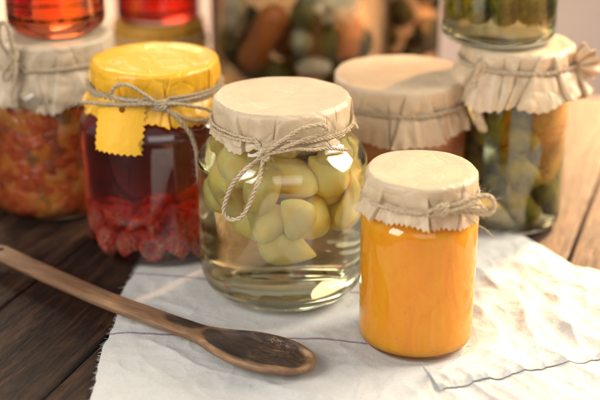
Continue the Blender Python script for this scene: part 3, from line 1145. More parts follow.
bms = [berry_mesh(s) for s in (1, 2, 3)]
Rin = rr_ - 0.0028 - 0.0100
P = pack(44, 0.0098, Rin, 0.019, 0.060, 9, bias=-0.0006)
rnd = random.Random(18)
berries = []
for i, p in enumerate(P):
    o = bpy.data.objects.new('raspberry', bms[i % 3])
    COL.objects.link(o)
    o.location = rc + p
    o.rotation_euler = (rnd.uniform(0, 6.28), rnd.uniform(0, 6.28), rnd.uniform(0, 6.28))
    if p.y < -0.02 and rnd.random() < (0.5 if p.z < 0.034 else 0.1):     # open end turned to the glass
        o.rotation_euler = Vector((p.x, p.y, rnd.uniform(-.01, .01))).to_track_quat('-Z', 'Y').to_euler()
    s = rnd.uniform(0.92, 1.12)
    o.scale = (s, s, s)
    berries.append((o, p.y < -0.02 and abs(o.rotation_euler.x) < 10 and Vector(o.rotation_euler.to_matrix() @ Vector((0, 0, -1))).dot(Vector((p.x, p.y, 0)).normalized()) > 0.95))
    tag(o, 'faded raspberry lying in red syrup at the bottom of the yellow capped jar', 'raspberry', 'raspberries in the syrup')

ORD = ['leftmost', 'second from the left', 'third from the left', 'fourth from the left', 'fifth from the left', 'sixth from the left', 'seventh from the left',
       'eighth from the left', 'ninth from the left', 'tenth from the left']


def by_place(obs, c, zcuts, rows, fmt, front, hidden):
    """labels for the front ones by row and order, one shared label for those behind"""
    fr = [o for o in obs if (o.location - c).y < front]
    for o in obs:
        if o not in fr:
            o['label'] = hidden
    for k, rname in enumerate(rows):
        row = [o for o in fr if zcuts[k] <= (o.location - c).z < zcuts[k + 1]]
        row.sort(key=lambda o: proj(*o.location)[0])
        for i, o in enumerate(row):
            o['label'] = fmt % (ORD[min(i, 9)] if i < len(row) - 1 or len(row) < 3 else 'rightmost', rname)


by_place(cloves[1:], gc, [0, 0.079, 0.097, 1], ['lowest', 'middle', 'top'], 'pale yellow garlic clove, %s in the %s row against the front glass', -0.018,
         'pale yellow garlic clove packed behind the front row in the brine')
hol = [o for o, f in berries if f]
by_place([o for o, f in berries if f], rc, [0, 0.03, 0.045, 1], ['bottom', 'middle', 'top'], 'hollow ended raspberry at the glass, %s such in the %s layer', 0, 'raspberry')
by_place([o for o, f in berries if not f], rc, [0, 0.03, 0.045, 1], ['bottom', 'middle', 'top'], 'red raspberry showing its rounded side, %s such in the %s layer', -0.02,
         'raspberry buried behind the others in the dark red syrup')

# ================================================================= RELISH JAR (left) and the amber jar on it
lc, lr = locate(64, 136, 221, 0.0)
lh = height_for(lc, 31)
Rl = px_radius(lc, lc.z + lh, 128)
lj = thing('relish_jar', 'large jar of chunky red vegetable relish under grey pleated paper, far left', 'jar', lc)
prof = body_profile(lr, lh - 0.004, Rl - 0.004, lh - 0.046, heel=0.014, shoulder=0.020, base=0.006)
jar_body(lj, prof, M['glass_green'])
fill(lj, prof, lh - 0.018, M['relish'], 'relish', disp=0.0, n=128)
zs = lh - 0.020
cover(lj, Rl, lh, 0.017, zs, 0.030, 0.006, 53, M['paper_old'], tooth=0.0010, npl=20, amp=0.0022, tooth_pitch=0.006, Lvar=0.22, wave=0.0022, pinch=0.001)
cl_ = lambda x, y, d=0.004: on_cyl(x, y, lc, Rl + d) - lc
kn = cl_(13, 57, 0.005)
ak = math.atan2(kn.y, kn.x)
mb = MB()
twine(mb, [kn] + ring_pts(Rl + 0.0024, zs, ak + 0.12, ak + 2 * PI - 0.12, 60, 0.0006, 3) + [kn], 0.0011, 81, 0.8, False)
mb.build('twine', M['twine_grey'], lj)
mb = MB()
for k in range(3):
    tp_ = [kn + Vector((0.0036 * math.cos(2 * PI * i / 12), -0.001 + 0.0012 * math.sin(4 * PI * i / 12 + k), 0.004 * math.sin(2 * PI * i / 12 + k))) for i in range(13)]
    twine(mb, tp_, 0.0013, 84 + k, 1.0, False)
twine(mb, [kn, cl_(12, 46, .009), cl_(9, 32, .012), cl_(5, 23, .014), cl_(0, 24, .014), cl_(-1, 36, .013), cl_(4, 48, .010), kn], 0.0014, 88, 1.2, False)
twine(mb, [kn, cl_(9, 63, .010), cl_(3, 74, .013), cl_(6, 80, .013), cl_(12, 70, .010), kn], 0.0013, 89, 1.2, False)
twine(mb, [kn, cl_(16, 66, .008), cl_(14, 82, .011), cl_(12, 96, .012), cl_(16, 108, .012)], 0.0013, 90, 1.2, True)
mb.build('bow', M['twine_grey'], lj)


def small_jar(cx, w, c0, ztop, h, matfill, label, name, ylev=None, lidmat=None, heel=0.010, fillname='jelly'):
    c = Vector((c0[0], c0[1], ztop))
    c.x = at_z(cx, 0, ztop).x * 0 + c0[0]
    r = px_radius(c, ztop + 0.03, w)
    j = thing(name, label, 'jar', c)
    pr = body_profile(r, h - 0.004, r * 0.86, h - 0.034, heel=heel, shoulder=0.014, base=0.005, wall=0.0022)
    jar_body(j, pr, M['glass'])
    fill(j, pr, h - 0.02, matfill, fillname)
    # screw lid
    rl = r * 0.86 + 0.0016
    vs, fs = lathe([(0, h - 0.001), (rl - .001, h - 0.001), (rl, h - .014), (rl + .001, h - .0145), (rl + .0012, h - .0005), (rl - .0005, h + .001), (0, h + .001)], 64)
    mesh_obj('lid', vs, fs, lidmat or M['metal_lid'], j)
    return j, c, r


def pos_for(cx, y, z):
    return at_z(cx, y, z)


p = at_z(58, 38, lc.z + lh + 0.001)
r_ = 49 / FPX * depth(p.x, p.y, p.z)
c0 = (p.x * (p.y + r_ * .8) / p.y, p.y + r_ * .8)
small_jar(58, 98, c0, lc.z + lh + 0.0008, 0.075, M['honey'], 'amber jelly jar standing on the grey paper cap of the relish jar', 'jelly_jar', heel=0.012)

# ================================================================= BACK ROW
# second stack: yellow capped amber jar with a red jelly jar on it
c, r = locate(163, 96, 112, 0.0)
h = height_for(c, 18)
sj = thing('preserve_jar', 'amber preserve jar with golden brown cap behind the raspberry jar', 'jar', c)
prof = body_profile(r, h - 0.004, r * 0.86, h - 0.036, heel=0.012, shoulder=0.018)
jar_body(sj, prof, M['glass'])
fill(sj, prof, h - 0.018, M['amber'], 'preserve')
M['paper_gold'] = paper_mat('golden_paper', (0.52, 0.24, 0.02), (0.60, 0.30, 0.03), rough=0.5)
cover(sj, r * 0.93, h, 0.015, h - 0.017, 0.016, 0.004, 61, M['paper_gold'], npl=14, amp=0.0016, tooth_pitch=0.006)
mb = MB()
twine(mb, ring_pts(r * 0.93 + 0.0015, h - 0.017, 0, 2 * PI, 50), 0.0012, 91, 0.3, False)
mb.build('twine', M['twine'], sj)
small_jar(164, 84, c, h + 0.0008, 0.075, M['red_jelly'], 'red jelly jar standing on the golden brown cap in the back row', 'jelly_jar', heel=0.008)

# far-left yellow capped jar, mostly outside the picture
c = at_z(-34, 40, 0.11)
r = 46 / FPX * depth(c.x, c.y, 0.11)
c.z = 0
yj = thing('marmalade_jar', 'yellow capped jar peeking out behind the relish jar at the left border', 'jar', c)
prof = body_profile(r, 0.106, r * 0.86, 0.074, heel=0.012, shoulder=0.018)
jar_body(yj, prof, M['glass'])
fill(yj, prof, 0.092, M['amber'], 'marmalade')
cover(yj, r * 0.95, 0.11, 0.015, 0.093, 0.020, 0.006, 62, M['paper_yellow'], npl=14, amp=0.0016, tooth_pitch=0.006)
mb = MB()
twine(mb, ring_pts(r * 0.95 + 0.0015, 0.093, 0, 2 * PI, 50), 0.0012, 92, 0.3, False)
mb.build('twine', M['twine'], yj)

# vegetable jar
vc, vr = locate(300, 176, 128, 0.0)
vh = 0.19
vj = thing('vegetable_jar', 'tall wide jar of carrots, mushrooms and cauliflower in the back row', 'jar', vc)
prof = body_profile(vr, vh - 0.004, vr * 0.82, vh - 0.045, heel=0.016, shoulder=0.026)
jar_body(vj, prof, M['glass'])
M['veg_brine'] = liquid_mat('vegetable_brine', (0.80, 0.62, 0.30), 10.0)
fill(vj, prof, vh - 0.02, M['veg_brine'], 'brine')
rl = vr * 0.82 + 0.002
vs, fs = lathe([(0, vh - 0.001), (rl - .001, vh - 0.001), (rl, vh - .014), (rl + .001, vh - .0145), (rl + .0012, vh - .0005), (rl - .0005, vh + .001), (0, vh + .001)], 64)
mesh_obj('lid', vs, fs, M['metal_lid'], vj)


def rod(name, a, b, r0, r1, mat, label, cat, group=None, bumpy=0.08, bend=0.0, seed=0):
    a, b = Vector(a), Vector(b)
    L = (b - a).length
    side = (b - a).cross(Vector((0, 1, 0.2))).normalized()
    path = [a.lerp(b, t) + side * bend * math.sin(PI * t) for t in np.linspace(0, 1, 33)]
    mb = MB()
    T, Nn = frames(path)
    vs, fs = [], []
    S_ = 20
    for i, p_ in enumerate(path):
        t = i / 32
        B = T[i].cross(Nn[i])
        cap = (1 - (2 * t - 1) ** 8) ** 0.5 if 0 < t < 1 else 0.02
        rad = (r0 * (1 - t) + r1 * t) * max(cap, 0.02)
        for k in range(S_):
            an = 2 * PI * k / S_
            q = p_ + (Nn[i] * math.cos(an) + B * math.sin(an)) * rad
            q += (q - p_) * bumpy * noise.noise(q * 140 + Vector((seed, 0, 0)))
            vs.append(q)
    for i in range(32):
        for k in range(S_):
            l = (k + 1) % S_
            fs.append((i * S_ + k, i * S_ + l, (i + 1) * S_ + l, (i + 1) * S_ + k))
    fs.append(tuple(reversed(range(S_))))
    fs.append(tuple(32 * S_ + k for k in range(S_)))
    cen = (a + b) / 2
    o = mesh_obj(name, [v_ - cen for v_ in vs], fs, mat)
    o.location = cen
    tag(o, label, cat, group)
    return o


def blob(name, c, rads, mat, label, cat, amp=0.15, fr=90, seed=0, group=None):
    b_ = bmesh.new()
    bmesh.ops.create_icosphere(b_, subdivisions=4, radius=1)
    for v_ in b_.verts:
        n_ = noise.noise(v_.co * fr * 0.03 + Vector((seed, 0, 0)))
        c2 = abs(noise.noise(v_.co * fr * 0.08 + Vector((seed, 5, 0))))
        k = 1 + amp * n_ - amp * c2
        v_.co = Vector((v_.co.x * rads[0] * k, v_.co.y * rads[1] * k, v_.co.z * rads[2] * k))
    me_ = bpy.data.meshes.new(name)
    b_.to_mesh(me_)
    b_.free()
    me_.polygons.foreach_set("use_smooth", [True] * len(me_.polygons))
    me_.materials.append(mat)
    o = bpy.data.objects.new(name, me_)
    COL.objects.link(o)
    o.location = c
    tag(o, label, cat, group)
    return o


inr = vr - 0.016
def vin(x, y, d=0.0):
    """a point just inside the front of the vegetable jar; the jar magnifies, so pull x in"""
    x = 300 + (x - 300) * 0.80
    return on_cyl(x, y, vc, inr - d)


rod('carrot', vin(236, 68, .004), vin(276, 6, .004), 0.014, 0.016, M['carrot'], 'fat orange carrot leaning right inside the vegetable jar', 'carrot', seed=1)
rod('carrot', vin(352, 58, .006), vin(362, 14, .006), 0.014, 0.012, M['carrot'], 'short orange carrot standing at the right side of the vegetable jar', 'carrot', seed=2)
rod('carrot', vin(296, 74, .010), vin(322, 66, .010), 0.010, 0.009, M['carrot'], 'small carrot end lying low between the mushrooms', 'carrot', seed=3)
blob('cauliflower_floret', vin(340, 6, .01), (0.026, 0.018, 0.018), M['cauli'], 'cream cauliflower floret at the top right of the vegetable jar', 'cauliflower', 0.5, 90, 1)
blob('cauliflower_floret', vin(228, 14, .008), (0.012, 0.014, 0.024), M['cauli'], 'beige cauliflower floret at the left wall of the vegetable jar', 'cauliflower', 0.5, 90, 2)
blob('mushroom', vin(302, 40, .006), (0.013, 0.012, 0.013), M['mushroom'], 'round olive mushroom in the middle of the vegetable jar', 'mushroom', 0.12, 60, 3)
blob('mushroom', vin(316, 66, .004), (0.018, 0.012, 0.011), M['cauli'], 'pale flat mushroom at the bottom of the vegetable jar', 'mushroom', 0.15, 60, 4)
blob('gherkin', vin(308, 14, .012), (0.017, 0.014, 0.020), M['olive'], 'dark green gherkin piece behind the round mushroom', 'gherkin', 0.12, 60, 5)
blob('gherkin', vin(330, 42, .014), (0.015, 0.014, 0.022), M['olive'], 'dark green gherkin between the mushroom and the right carrot', 'gherkin', 0.12, 60, 6)
blob('gherkin', vin(262, 70, .018), (0.022, 0.014, 0.018), M['olive'], 'dark gherkin lying at the foot of the leaning carrot', 'gherkin', 0.12, 60, 7)
blob('gherkin', vin(236, 40, .026), (0.016, 0.014, 0.026), M['olive'], 'dark gherkin standing behind the leaning carrot', 'gherkin', 0.12, 60, 8)

for k_, (px_, py_, dd_) in enumerate(((250, 20, .05), (285, 35, .05), (320, 20, .05), (350, 40, .05), (300, 60, .05), (340, 70, .05), (255, 55, .055))):
    blob('gherkin', vin(px_, py_, dd_), (0.018, 0.016, 0.022), M['olive'], 'dark gherkin deep inside the vegetable jar, behind the carrots and mushrooms', 'gherkin', 0.12, 60, 40 + k_, 'gherkins deep inside the vegetable jar')

# amber oil jar between
c, r = locate(404, 66, 104, 0.0)
h = 0.16
aj = thing('oil_jar', 'narrow jar of dark amber oil between the vegetable jar and pickle jars', 'jar', c)
prof = body_profile(r, h - 0.004, r * 0.84, h - 0.036, heel=0.010, shoulder=0.018)
jar_body(aj, prof, M['glass'])
M['dark_oil'] = liquid_mat('olive_oil', (0.78, 0.50, 0.12), 26.0, 1.42)
fill(aj, prof, h - 0.018, M['dark_oil'], 'oil')
rl = r * 0.84 + 0.002
vs, fs = lathe([(0, h - 0.001), (rl - .001, h - 0.001), (rl, h - .014), (rl + .001, h - .0145), (rl + .0012, h - .0005), (rl - .0005, h + .001), (0, h + .001)], 64)
mesh_obj('lid', vs, fs, M['metal_lid'], aj)

for k_ in range(9):
    a_ = k_ * 2.4
    q = c + Vector((0.5 * r * math.cos(a_), 0.5 * r * math.sin(a_), 0.03 + 0.011 * k_))
    blob('olive', q, (0.012, 0.012, 0.015), M['olive'], 'dark green olive steeping in the narrow jar of amber oil', 'olive', 0.05, 60, 70 + k_, 'olives in the jar of amber oil')

# chutney jar behind the puree jar
ZT = 0.135
c = at_z(401, 72, ZT)
Rb = px_radius(c, ZT, 134)
c.z = 0
r = Rb * 1.04
kj = thing('chutney_jar', 'reddish chutney jar with wide beige cap just behind the puree jar', 'jar', c)
prof = body_profile(r, ZT - 0.004, Rb - 0.004, ZT - 0.045, heel=0.012, shoulder=0.018)
jar_body(kj, prof, M['glass'])
M['chutney'] = simple_mat('chutney', (0.30, 0.07, 0.03), (0.60, 0.24, 0.08), 45, 0.35)
fill(kj, prof, ZT - 0.018, M['chutney'], 'chutney')
zs = ZT - 0.0205
cover(kj, Rb, ZT, 0.018, zs, 0.023, 0.008, 71, M['paper'], tooth=0.0010, npl=20, amp=0.0024, tooth_pitch=0.006, Lvar=0.22, wave=0.0028, pinch=0.001)
mb = MB()
twine(mb, ring_pts(Rb + 0.002, zs, 0, 2 * PI, 60), 0.0016, 93, 0.4, False)
mb.build('twine', M['twine_grey'], kj)
mb = MB()
ck = lambda x, y, d=0.004: on_cyl(x, y, c, Rb + d) - c
kn = ck(466, 92, .006) + Vector((.004, 0, 0))
E_ = Vector((1, 0, 0))
twine(mb, [kn, kn + Vector((.006, -.002, .012)), kn + Vector((.010, -.002, .022)), kn + Vector((.006, -.002, .024)), kn + Vector((.003, -.002, .012)), kn], 0.0020, 94, 0.8, False)
twine(mb, [kn, kn + Vector((.005, -.003, -.012)), kn + Vector((.010, -.003, -.026)), kn + Vector((.013, -.003, -.032)), kn + Vector((.007, -.003, -.026)), kn], 0.0022, 95, 0.8, False)
mb.build('bow', M['twine'], kj)

# pickle jars, one on the other
pc, pr_ = locate(505, 106, 237, 0.0)
ph = height_for(pc, 42)
pj = thing('pickle_jar', 'lower jar of gherkins under crumpled cloth-like paper cap at right', 'jar', pc)
prof = body_profile(pr_, ph - 0.004, pr_ * 0.88, ph - 0.045, heel=0.012, shoulder=0.020)
jar_body(pj, prof, M['glass'])
fill(pj, prof, ph - 0.018, M['pickle_brine'], 'brine')
zs = ph - 0.014
cover(pj, pr_ * 0.99, ph, 0.012, zs, 0.026, 0.012, 83, M['paper'], tooth=0.001, npl=22, amp=0.0036, tooth_pitch=0.006, Lvar=0.3, wave=0.005, pinch=0.001)
mb = MB()
twine(mb, ring_pts(pr_ * 0.99 + 0.003, zs, 0, 2 * PI, 60), 0.0016, 96, 0.4, False)
mb.build('twine', M['twine_grey'], pj)
# stiff fabric bow on the right
def fan(parent, base, tip, w0, w1, mat, seed, name='bow_tail', fold=0.004):
    base, tip = Vector(base), Vector(tip)
    d = (tip - base)
    s = d.cross(Vector((0, -1, 0))).normalized()
    nrm = s.cross(d).normalized()
    vs, fs = [], []
    nu, nv = 20, 24
    for i in range(nu + 1):
        t = i / nu
        w = w0 + (w1 - w0) * t ** 0.7
        for j in range(nv + 1):
            q = j / nv * 2 - 1
            f = math.sin(q * 5 + seed) * fold * t + 0.001 * noise.noise(Vector((t * 4, q * 3, seed)))
            vs.append(base + d * (t - 0.12 * t * abs(q)) + s * w * q + nrm * f)
    for i in range(nu):
        for j in range(nv):
            a = i * (nv + 1) + j
            fs.append((a, a + 1, a + nv + 2, a + nv + 1))
    o = mesh_obj(name, vs, fs, mat, parent)
    md = o.modifiers.new('thickness', 'SOLIDIFY')
    md.thickness = 0.0005
    return o


q0 = Vector((pr_ * 0.90, -pr_ * 0.42, zs))
fan(pj, q0, q0 + Vector((0.022, -0.004, -0.004)), 0.004, 0.009, M['paper'], 1)
fan(pj, q0, q0 + Vector((0.012, -0.010, 0.016)), 0.003, 0.009, M['paper'], 2)
fan(pj, q0, q0 + Vector((0.010, -0.012, -0.026)), 0.003, 0.010, M['paper'], 3)

def pin(c_, R_in, x, y, cx, d=0.0, mag=0.8):
    return on_cyl(cx + (x - cx) * mag, y, c_, R_in - d)


grp = 'gherkins in the lower pickle jar'
gi = pr_ - 0.0145
rod('gherkin', pin(pc, gi, 478, 150, 513), pin(pc, gi, 535, 188, 513), 0.012, 0.012, M['cucumber'], 'long yellow-green gherkin slanting across the lower pickle jar', 'gherkin', bend=0.006, seed=11)
rod('gherkin', pin(pc, gi, 482, 176, 513, .003), pin(pc, gi, 530, 222, 513, .003), 0.012, 0.011, M['cucumber'], 'green gherkin slanting at the bottom of the lower pickle jar', 'gherkin', bend=0.006, seed=12)
rod('gherkin', pin(pc, gi, 540, 170, 513, .002), pin(pc, gi, 550, 210, 513, .004), 0.009, 0.010, M['cucumber'], 'upright gherkin by the right wall of the lower pickle jar', 'gherkin', bend=0.004, seed=13)
rod('gherkin', pin(pc, gi, 485, 120, 513, .012), pin(pc, gi, 530, 150, 513, .012), 0.012, 0.012, M['cucumber'], 'dark gherkin just under the cap of the lower pickle jar', 'gherkin', bend=0.005, seed=14)
rod('gherkin', pc + Vector((-.02, .018, .02)), pc + Vector((.02, .02, .10)), 0.013, 0.012, M['cucumber'], 'dark gherkin standing at the back of the lower pickle jar', 'gherkin', bend=0.005, seed=15)

p = at_z(497, 50, ph + 0.001)
r_ = 58 / FPX * depth(p.x, p.y, p.z)
uc = Vector((p.x * (p.y + r_ * .9) / p.y, p.y + r_ * .9, ph + 0.0008))
uj = thing('pickle_jar', 'upper jar of gherkins stacked on the crumpled cap at right', 'jar', uc)
uh = 0.12
prof = body_profile(r_, uh - 0.004, r_ * 0.86, uh - 0.036, heel=0.007, shoulder=0.018)
jar_body(uj, prof, M['glass_green'])
fill(uj, prof, uh - 0.018, M['pickle_brine'], 'brine')
rl = r_ * 0.86 + 0.002
vs, fs = lathe([(0, uh - 0.001), (rl - .001, uh - 0.001), (rl, uh - .014), (rl + .001, uh - .0145), (rl + .0012, uh - .0005), (rl - .0005, uh + .001), (0, uh + .001)], 64)
mesh_obj('lid', vs, fs, M['metal_lid'], uj)
for k_, (gx, gy, gz, hh) in enumerate(((.022, .0, .018, .07), (-.026, .004, .018, .07), (.0, -.006, .07, .045), (-.02, -.02, .075, .04), (.022, -.014, .09, .03))):
    q = pc + Vector((gx, gy, gz))
    rod('gherkin', q, q + Vector((0.004, 0.006, hh)), 0.012, 0.012, M['cucumber'], 'gherkin in the crowded middle of the lower pickle jar', 'gherkin', grp, seed=50 + k_, bend=.003)
rnd = random.Random(3)
pos = ['leftmost', 'second from the left', 'middle', 'second from the right', 'rightmost']
for k in range(5):
    a = PI + PI * (k + 0.5) / 5
    q = uc + Vector(((r_ - .015) * math.cos(a), (r_ - .015) * math.sin(a), 0.018))
    rod('gherkin', q, q + Vector((rnd.uniform(-.006, .006), 0.002, 0.062)), 0.0105, 0.011, M['cucumber'], pos[k] + ' of the gherkins standing along the front of the upper pickle jar', 'gherkin', seed=20 + k, bend=.003)
rod('gherkin', uc + Vector((-.01, .012, .018)), uc + Vector((.012, .014, .08)), 0.016, 0.016, M['cucumber'], 'thick gherkin at the back of the upper pickle jar', 'gherkin', seed=29)

# ================================================================= TOWEL
jars_on = [(gc, gr), (oc, orr), (rc, rr_)]
L1 = line_through(at_z(133, 276).xy, at_z(203, 282).xy)
L2 = line_through(at_z(109, 338).xy, at_z(352, 346).xy)
lines = [(L1[0], L1[1], L1[2], 0.0015, (0.20, 0.11, 0.16), 0.85), (L2[0], L2[1], L2[2], 0.0013, (0.20, 0.11, 0.16), 0.9),
         (L1[0], L1[1], L1[2] - 0.012, 0.003, (0.62, 0.52, 0.40), 0.30), (L2[0], L2[1], L2[2] - 0.013, 0.003, (0.62, 0.52, 0.40), 0.30)]
M['linen'] = linen('striped_linen', lines)


def wr(x, y, seed):
    p = Vector((x, y, seed))
    w = noise.noise_vector(p * 5)
    q = Vector((x * 0.8 + y * 0.7 + w[0] * 0.10, y * 0.45 - x * 0.25 + w[1] * 0.10, seed))
    a = 1 - abs(noise.noise(q * 17))
    b_ = 1 - abs(noise.noise(q * 38 + Vector((3, 1, 0))))
    c_ = noise.noise(Vector((x, y, seed)) * 110)
    k_ = 0.45 + 0.55 * min(1, max(0, (x - 0.02) * 8))
    return (0.0042 * k_ * max(0, a - 0.55) / 0.45 + 0.0015 * b_ ** 3 + 0.0007 * c_ + 0.0007 * (1 - abs(noise.noise(Vector((x * 1.0, y * 0.5, seed)) * 60 + w * 0.8))) ** 5)


def sheet(name, TL, TR, BR, BL, nu, nv, zb, amp, seed, mat, parent, edge_w=0.002, curl=0.0):
    vs, fs = [], []
    top, bot = [], []
    for j in range(nv + 1):
        v_ = j / nv
        for i in range(nu + 1):
            u = i / nu
            P_ = (TL * (1 - u) + TR * u) * (1 - v_) + (BL * (1 - u) + BR * u) * v_
            # wavy outline
            ex = edge_w * (noise.noise(Vector((v_ * 9, seed, 0))) * (1 - u) ** 4 * 2 + 0.3 * noise.noise(Vector((v_ * 60, seed, 3))) * (1 - u) ** 20)
            ey = edge_w * noise.noise(Vector((u * 9, seed, 7))) * (1 - v_) ** 4 * 2
            x, y = P_.x + ex, P_.y + ey
            f = amp
            for (c_, r__) in jars_on:
                d = math.hypot(x - c_.x, y - c_.y)
                f *= min(1, max(0.0, (d - r__ * 0.92) / (r__ * 0.45)))
            h_ = wr(x, y, seed) * f
            eb = min(u * 30, (1 - u) * 30, v_ * 30, (1 - v_) * 30, 1.0)
            z = zb + h_ * (0.35 + 0.65 * eb)
            vs.append((x, y, z))
    W_ = nu + 1
    for j in range(nv):
        for i in range(nu):
            a = j * W_ + i
            fs.append((a, a + W_, a + W_ + 1, a + 1))
    o = mesh_obj(name, vs, fs, mat, parent)
    md = o.modifiers.new('thickness', 'SOLIDIFY')
    md.thickness = 0.0012
    md.offset = -1
    return o


towel = thing('linen_towel', 'crumpled white linen towel with thin purple stripes spread under the jars', 'towel', (0, 0, 0))
TL, TR, BR, BL = at_z(134, 266).xy, at_z(486, 217).xy, at_z(1300, 700).xy, at_z(-60, 900).xy
sheet('cloth', TL, TR, BR, BL, 520, 560, 0.0021, 1.0, 1.7, M['linen'], towel, edge_w=0.004)
# the folded-over layer on the right
M['linen_plain'] = linen('plain_linen', [])
F0, F1, F2, F3 = at_z(470, 240).xy, at_z(780, 330).xy, at_z(760, 352).xy, at_z(420, 402).xy


def flap():
    # free edge as drawn by the hem: from under the puree jar down to a corner, then off to the right
    A, B_, C_ = at_z(396, 358).xy, at_z(440, 398).xy, at_z(760, 330).xy
    D_ = at_z(455, 262).xy
    vs, fs = [], []
    nu, nv = 300, 200
    for j in range(nv + 1):
        v_ = j / nv
        for i in range(nu + 1):
            u = i / nu
            lowr = B_ * (1 - u) + C_ * u
            upr = D_ * (1 - u) + at_z(800, 300).xy * u
            # left side goes D -> A -> B
            P_ = upr * (1 - v_) + lowr * v_
            lf = (1 - u) ** 3
            side = math.sin(PI * v_)
            P_ = P_ + (A - (D_ * 0.5 + B_ * 0.5)) * lf * side * 0.55
            x, y = P_.x, P_.y + 0.0025 * noise.noise(Vector((u * 14, 2, 0))) * v_ ** 3
            f = 1.0
            for (c_, r__) in jars_on:
                d = math.hypot(x - c_.x, y - c_.y)
                f *= min(1, max(0.0, (d - r__ * 0.96) / (r__ * 0.5)))
            hem = math.exp(-((1 - v_) * 60 - 2.2) ** 2 / 2.0) * 0.0004
            under = wr(x, y, 1.7) * f
            z = 0.0021 + under + 0.0009 * min(1, f * 3 + 0.1) * min(1, (1 - v_) * 14 + 0.4) + (wr(x + 3, y, 5.0) * 0.5 + 0.0004) * f * min(1, (1 - v_) * 25 + 0.25, u * 25 + 0.1) + hem * f
            vs.append((x, y, z))
    W_ = nu + 1
    for j in range(nv):
        for i in range(nu):
            a = j * W_ + i
            fs.append((a, a + W_, a + W_ + 1, a + 1))
    o = mesh_obj('folded_corner', vs, fs, M['linen_plain'], towel)
    md = o.modifiers.new('thickness', 'SOLIDIFY')
    md.thickness = 0.0004
    md.offset = -1


flap()
# loose threads along the left edge
rnd = random.Random(77)
mb = MB()
for k in range(420):
    v_ = rnd.random()
    P_ = TL * (1 - v_) + BL * v_
    ex = 0.004 * (noise.noise(Vector((v_ * 9, 1.7, 0))) * 2 + 0.3 * noise.noise(Vector((v_ * 60, 1.7, 3))))
    p0 = Vector((P_.x + ex + 0.0008, P_.y, 0.0026))
    d = Vector((-1, rnd.gauss(0, 0.5), rnd.uniform(-.1, .25))).normalized()
    L = rnd.uniform(0.0012, 0.0045) * (1.6 if rnd.random() < 0.06 else 1)
    p1 = p0 + d * L * 0.5 + Vector((0, rnd.gauss(0, .0004), 0))
    p2 = p0 + d * L + Vector((0, rnd.gauss(0, .0012), -0.0008))
    tube(mb, [p0, p1, p2], lambda t: 0.00013 * (1 - 0.4 * t), 3)
lt = mb.build('loose_threads', M['linen_plain'], towel)
lt['kind'] = 'stuff'

# ================================================================= SPOON
spn_pts = [(-6, 251), (30, 268), (70, 286), (110, 303), (150, 317.5), (185, 330), (215, 341), (245, 349.5), (275, 357.5), (300, 364), (313, 368)]
ZS = 0.0125
path = catmull([at_z(x, y, ZS) for x, y in spn_pts], 0.0012)
S = [0.0]
for i in range(1, len(path)):
    S.append(S[-1] + (path[i] - path[i - 1]).length)
Ltot = S[-1]
origin = path[0].copy()
d0 = (path[-1] - path[0]).normalized()
rotz = math.atan2(d0.y, d0.x)
Mi = Matrix.Rotation(-rotz, 4, 'Z')
BOWL = 0.094


def half_w(s):
    d = Ltot - s
    if d < BOWL:
        t = d / BOWL                 # 0 tip .. 1 neck
        e = max(0, 1 - ((t - 0.44) / 0.44) ** 2) if t < 0.44 else None
        if t < 0.44:
            return 0.0225 * math.sqrt(max(0, 1 - ((0.44 - t) / 0.44) ** 2.2)) + 0.0002
        u = (t - 0.44) / 0.56
        u = u * u * (3 - 2 * u) if False else u
        return 0.0092 + (0.0225 - 0.0092) * (0.5 + 0.5 * math.cos(PI * u)) ** 0.85
    u = min(1, (d - BOWL) / 0.10)
    w = 0.0088 + 0.0006 * u
    if s < 0.009:
        w *= math.sqrt(max(0.0, 1 - ((0.009 - s) / 0.009) ** 2)) + 0.02
    return w


def ring_at(i):
    s = S[i]
    d = Ltot - s
    p = Mi @ (path[i] - origin)
    a, b_ = path[max(i - 1, 0)], path[min(i + 1, len(path) - 1)]
    T_ = (Mi.to_3x3() @ (b_ - a)).normalized()
    side = Vector((-T_.y, T_.x, 0))
    w = half_w(s)
    inb = max(0.0, min(1.0, (BOWL * 0.93 - d) / 0.02)) * max(0, min(1, (d - 0.002) / 0.008))
    inb = inb * inb * (3 - 2 * inb)
    th_ = 0.0046 if d > BOWL * 1.2 else 0.0046 + 0.0012 * min(1, (BOWL * 1.2 - d) / 0.03)
    if d < 0.02:
        th_ *= 0.55 + 0.45 * (d / 0.02)
    lift = 0.0
    vs = []
    nT_, nB = 30, 18
    for k in range(nT_ + 1):       # top, left to right
        c_ = 1 - 2 * k / nT_
        rim = max(0.0, min(1.0, (0.86 - abs(c_)) / 0.30))
        rim = rim * rim * (3 - 2 * rim)
        conc = inb * rim * 0.0040
        z = th_ * (1 - abs(c_) ** 6 * 0.45) - conc
        vs.append(p + side * (w * c_) + Vector((0, 0, z)))
    for k in range(1, nB):
        c_ = -1 + 2 * k / nB
        z = -th_ * (1 - abs(c_) ** 3) ** 0.7 * (1.15 if inb > 0.5 else 0.9)
        vs.append(p + side * (w * c_ * 1.0) + Vector((0, 0, z + th_ * 0.2)))
    return vs


rings = [ring_at(i) for i in range(len(path))]
isp = next(i for i in range(len(path)) if Ltot - S[i] < BOWL * 1.02)


def loft(rs, cap0=True, cap1=True):
    n = len(rs[0])
    vs, fs = [], []
    for r__ in rs:
        vs += r__
    for i in range(len(rs) - 1):
        for k in range(n):
            l = (k + 1) % n
            fs.append((i * n + k, (i + 1) * n + k, (i + 1) * n + l, i * n + l))
    if cap0:
        fs.append(tuple(range(n)))
    if cap1:
        fs.append(tuple(reversed([(len(rs) - 1) * n + k for k in range(n)])))
    return vs, fs


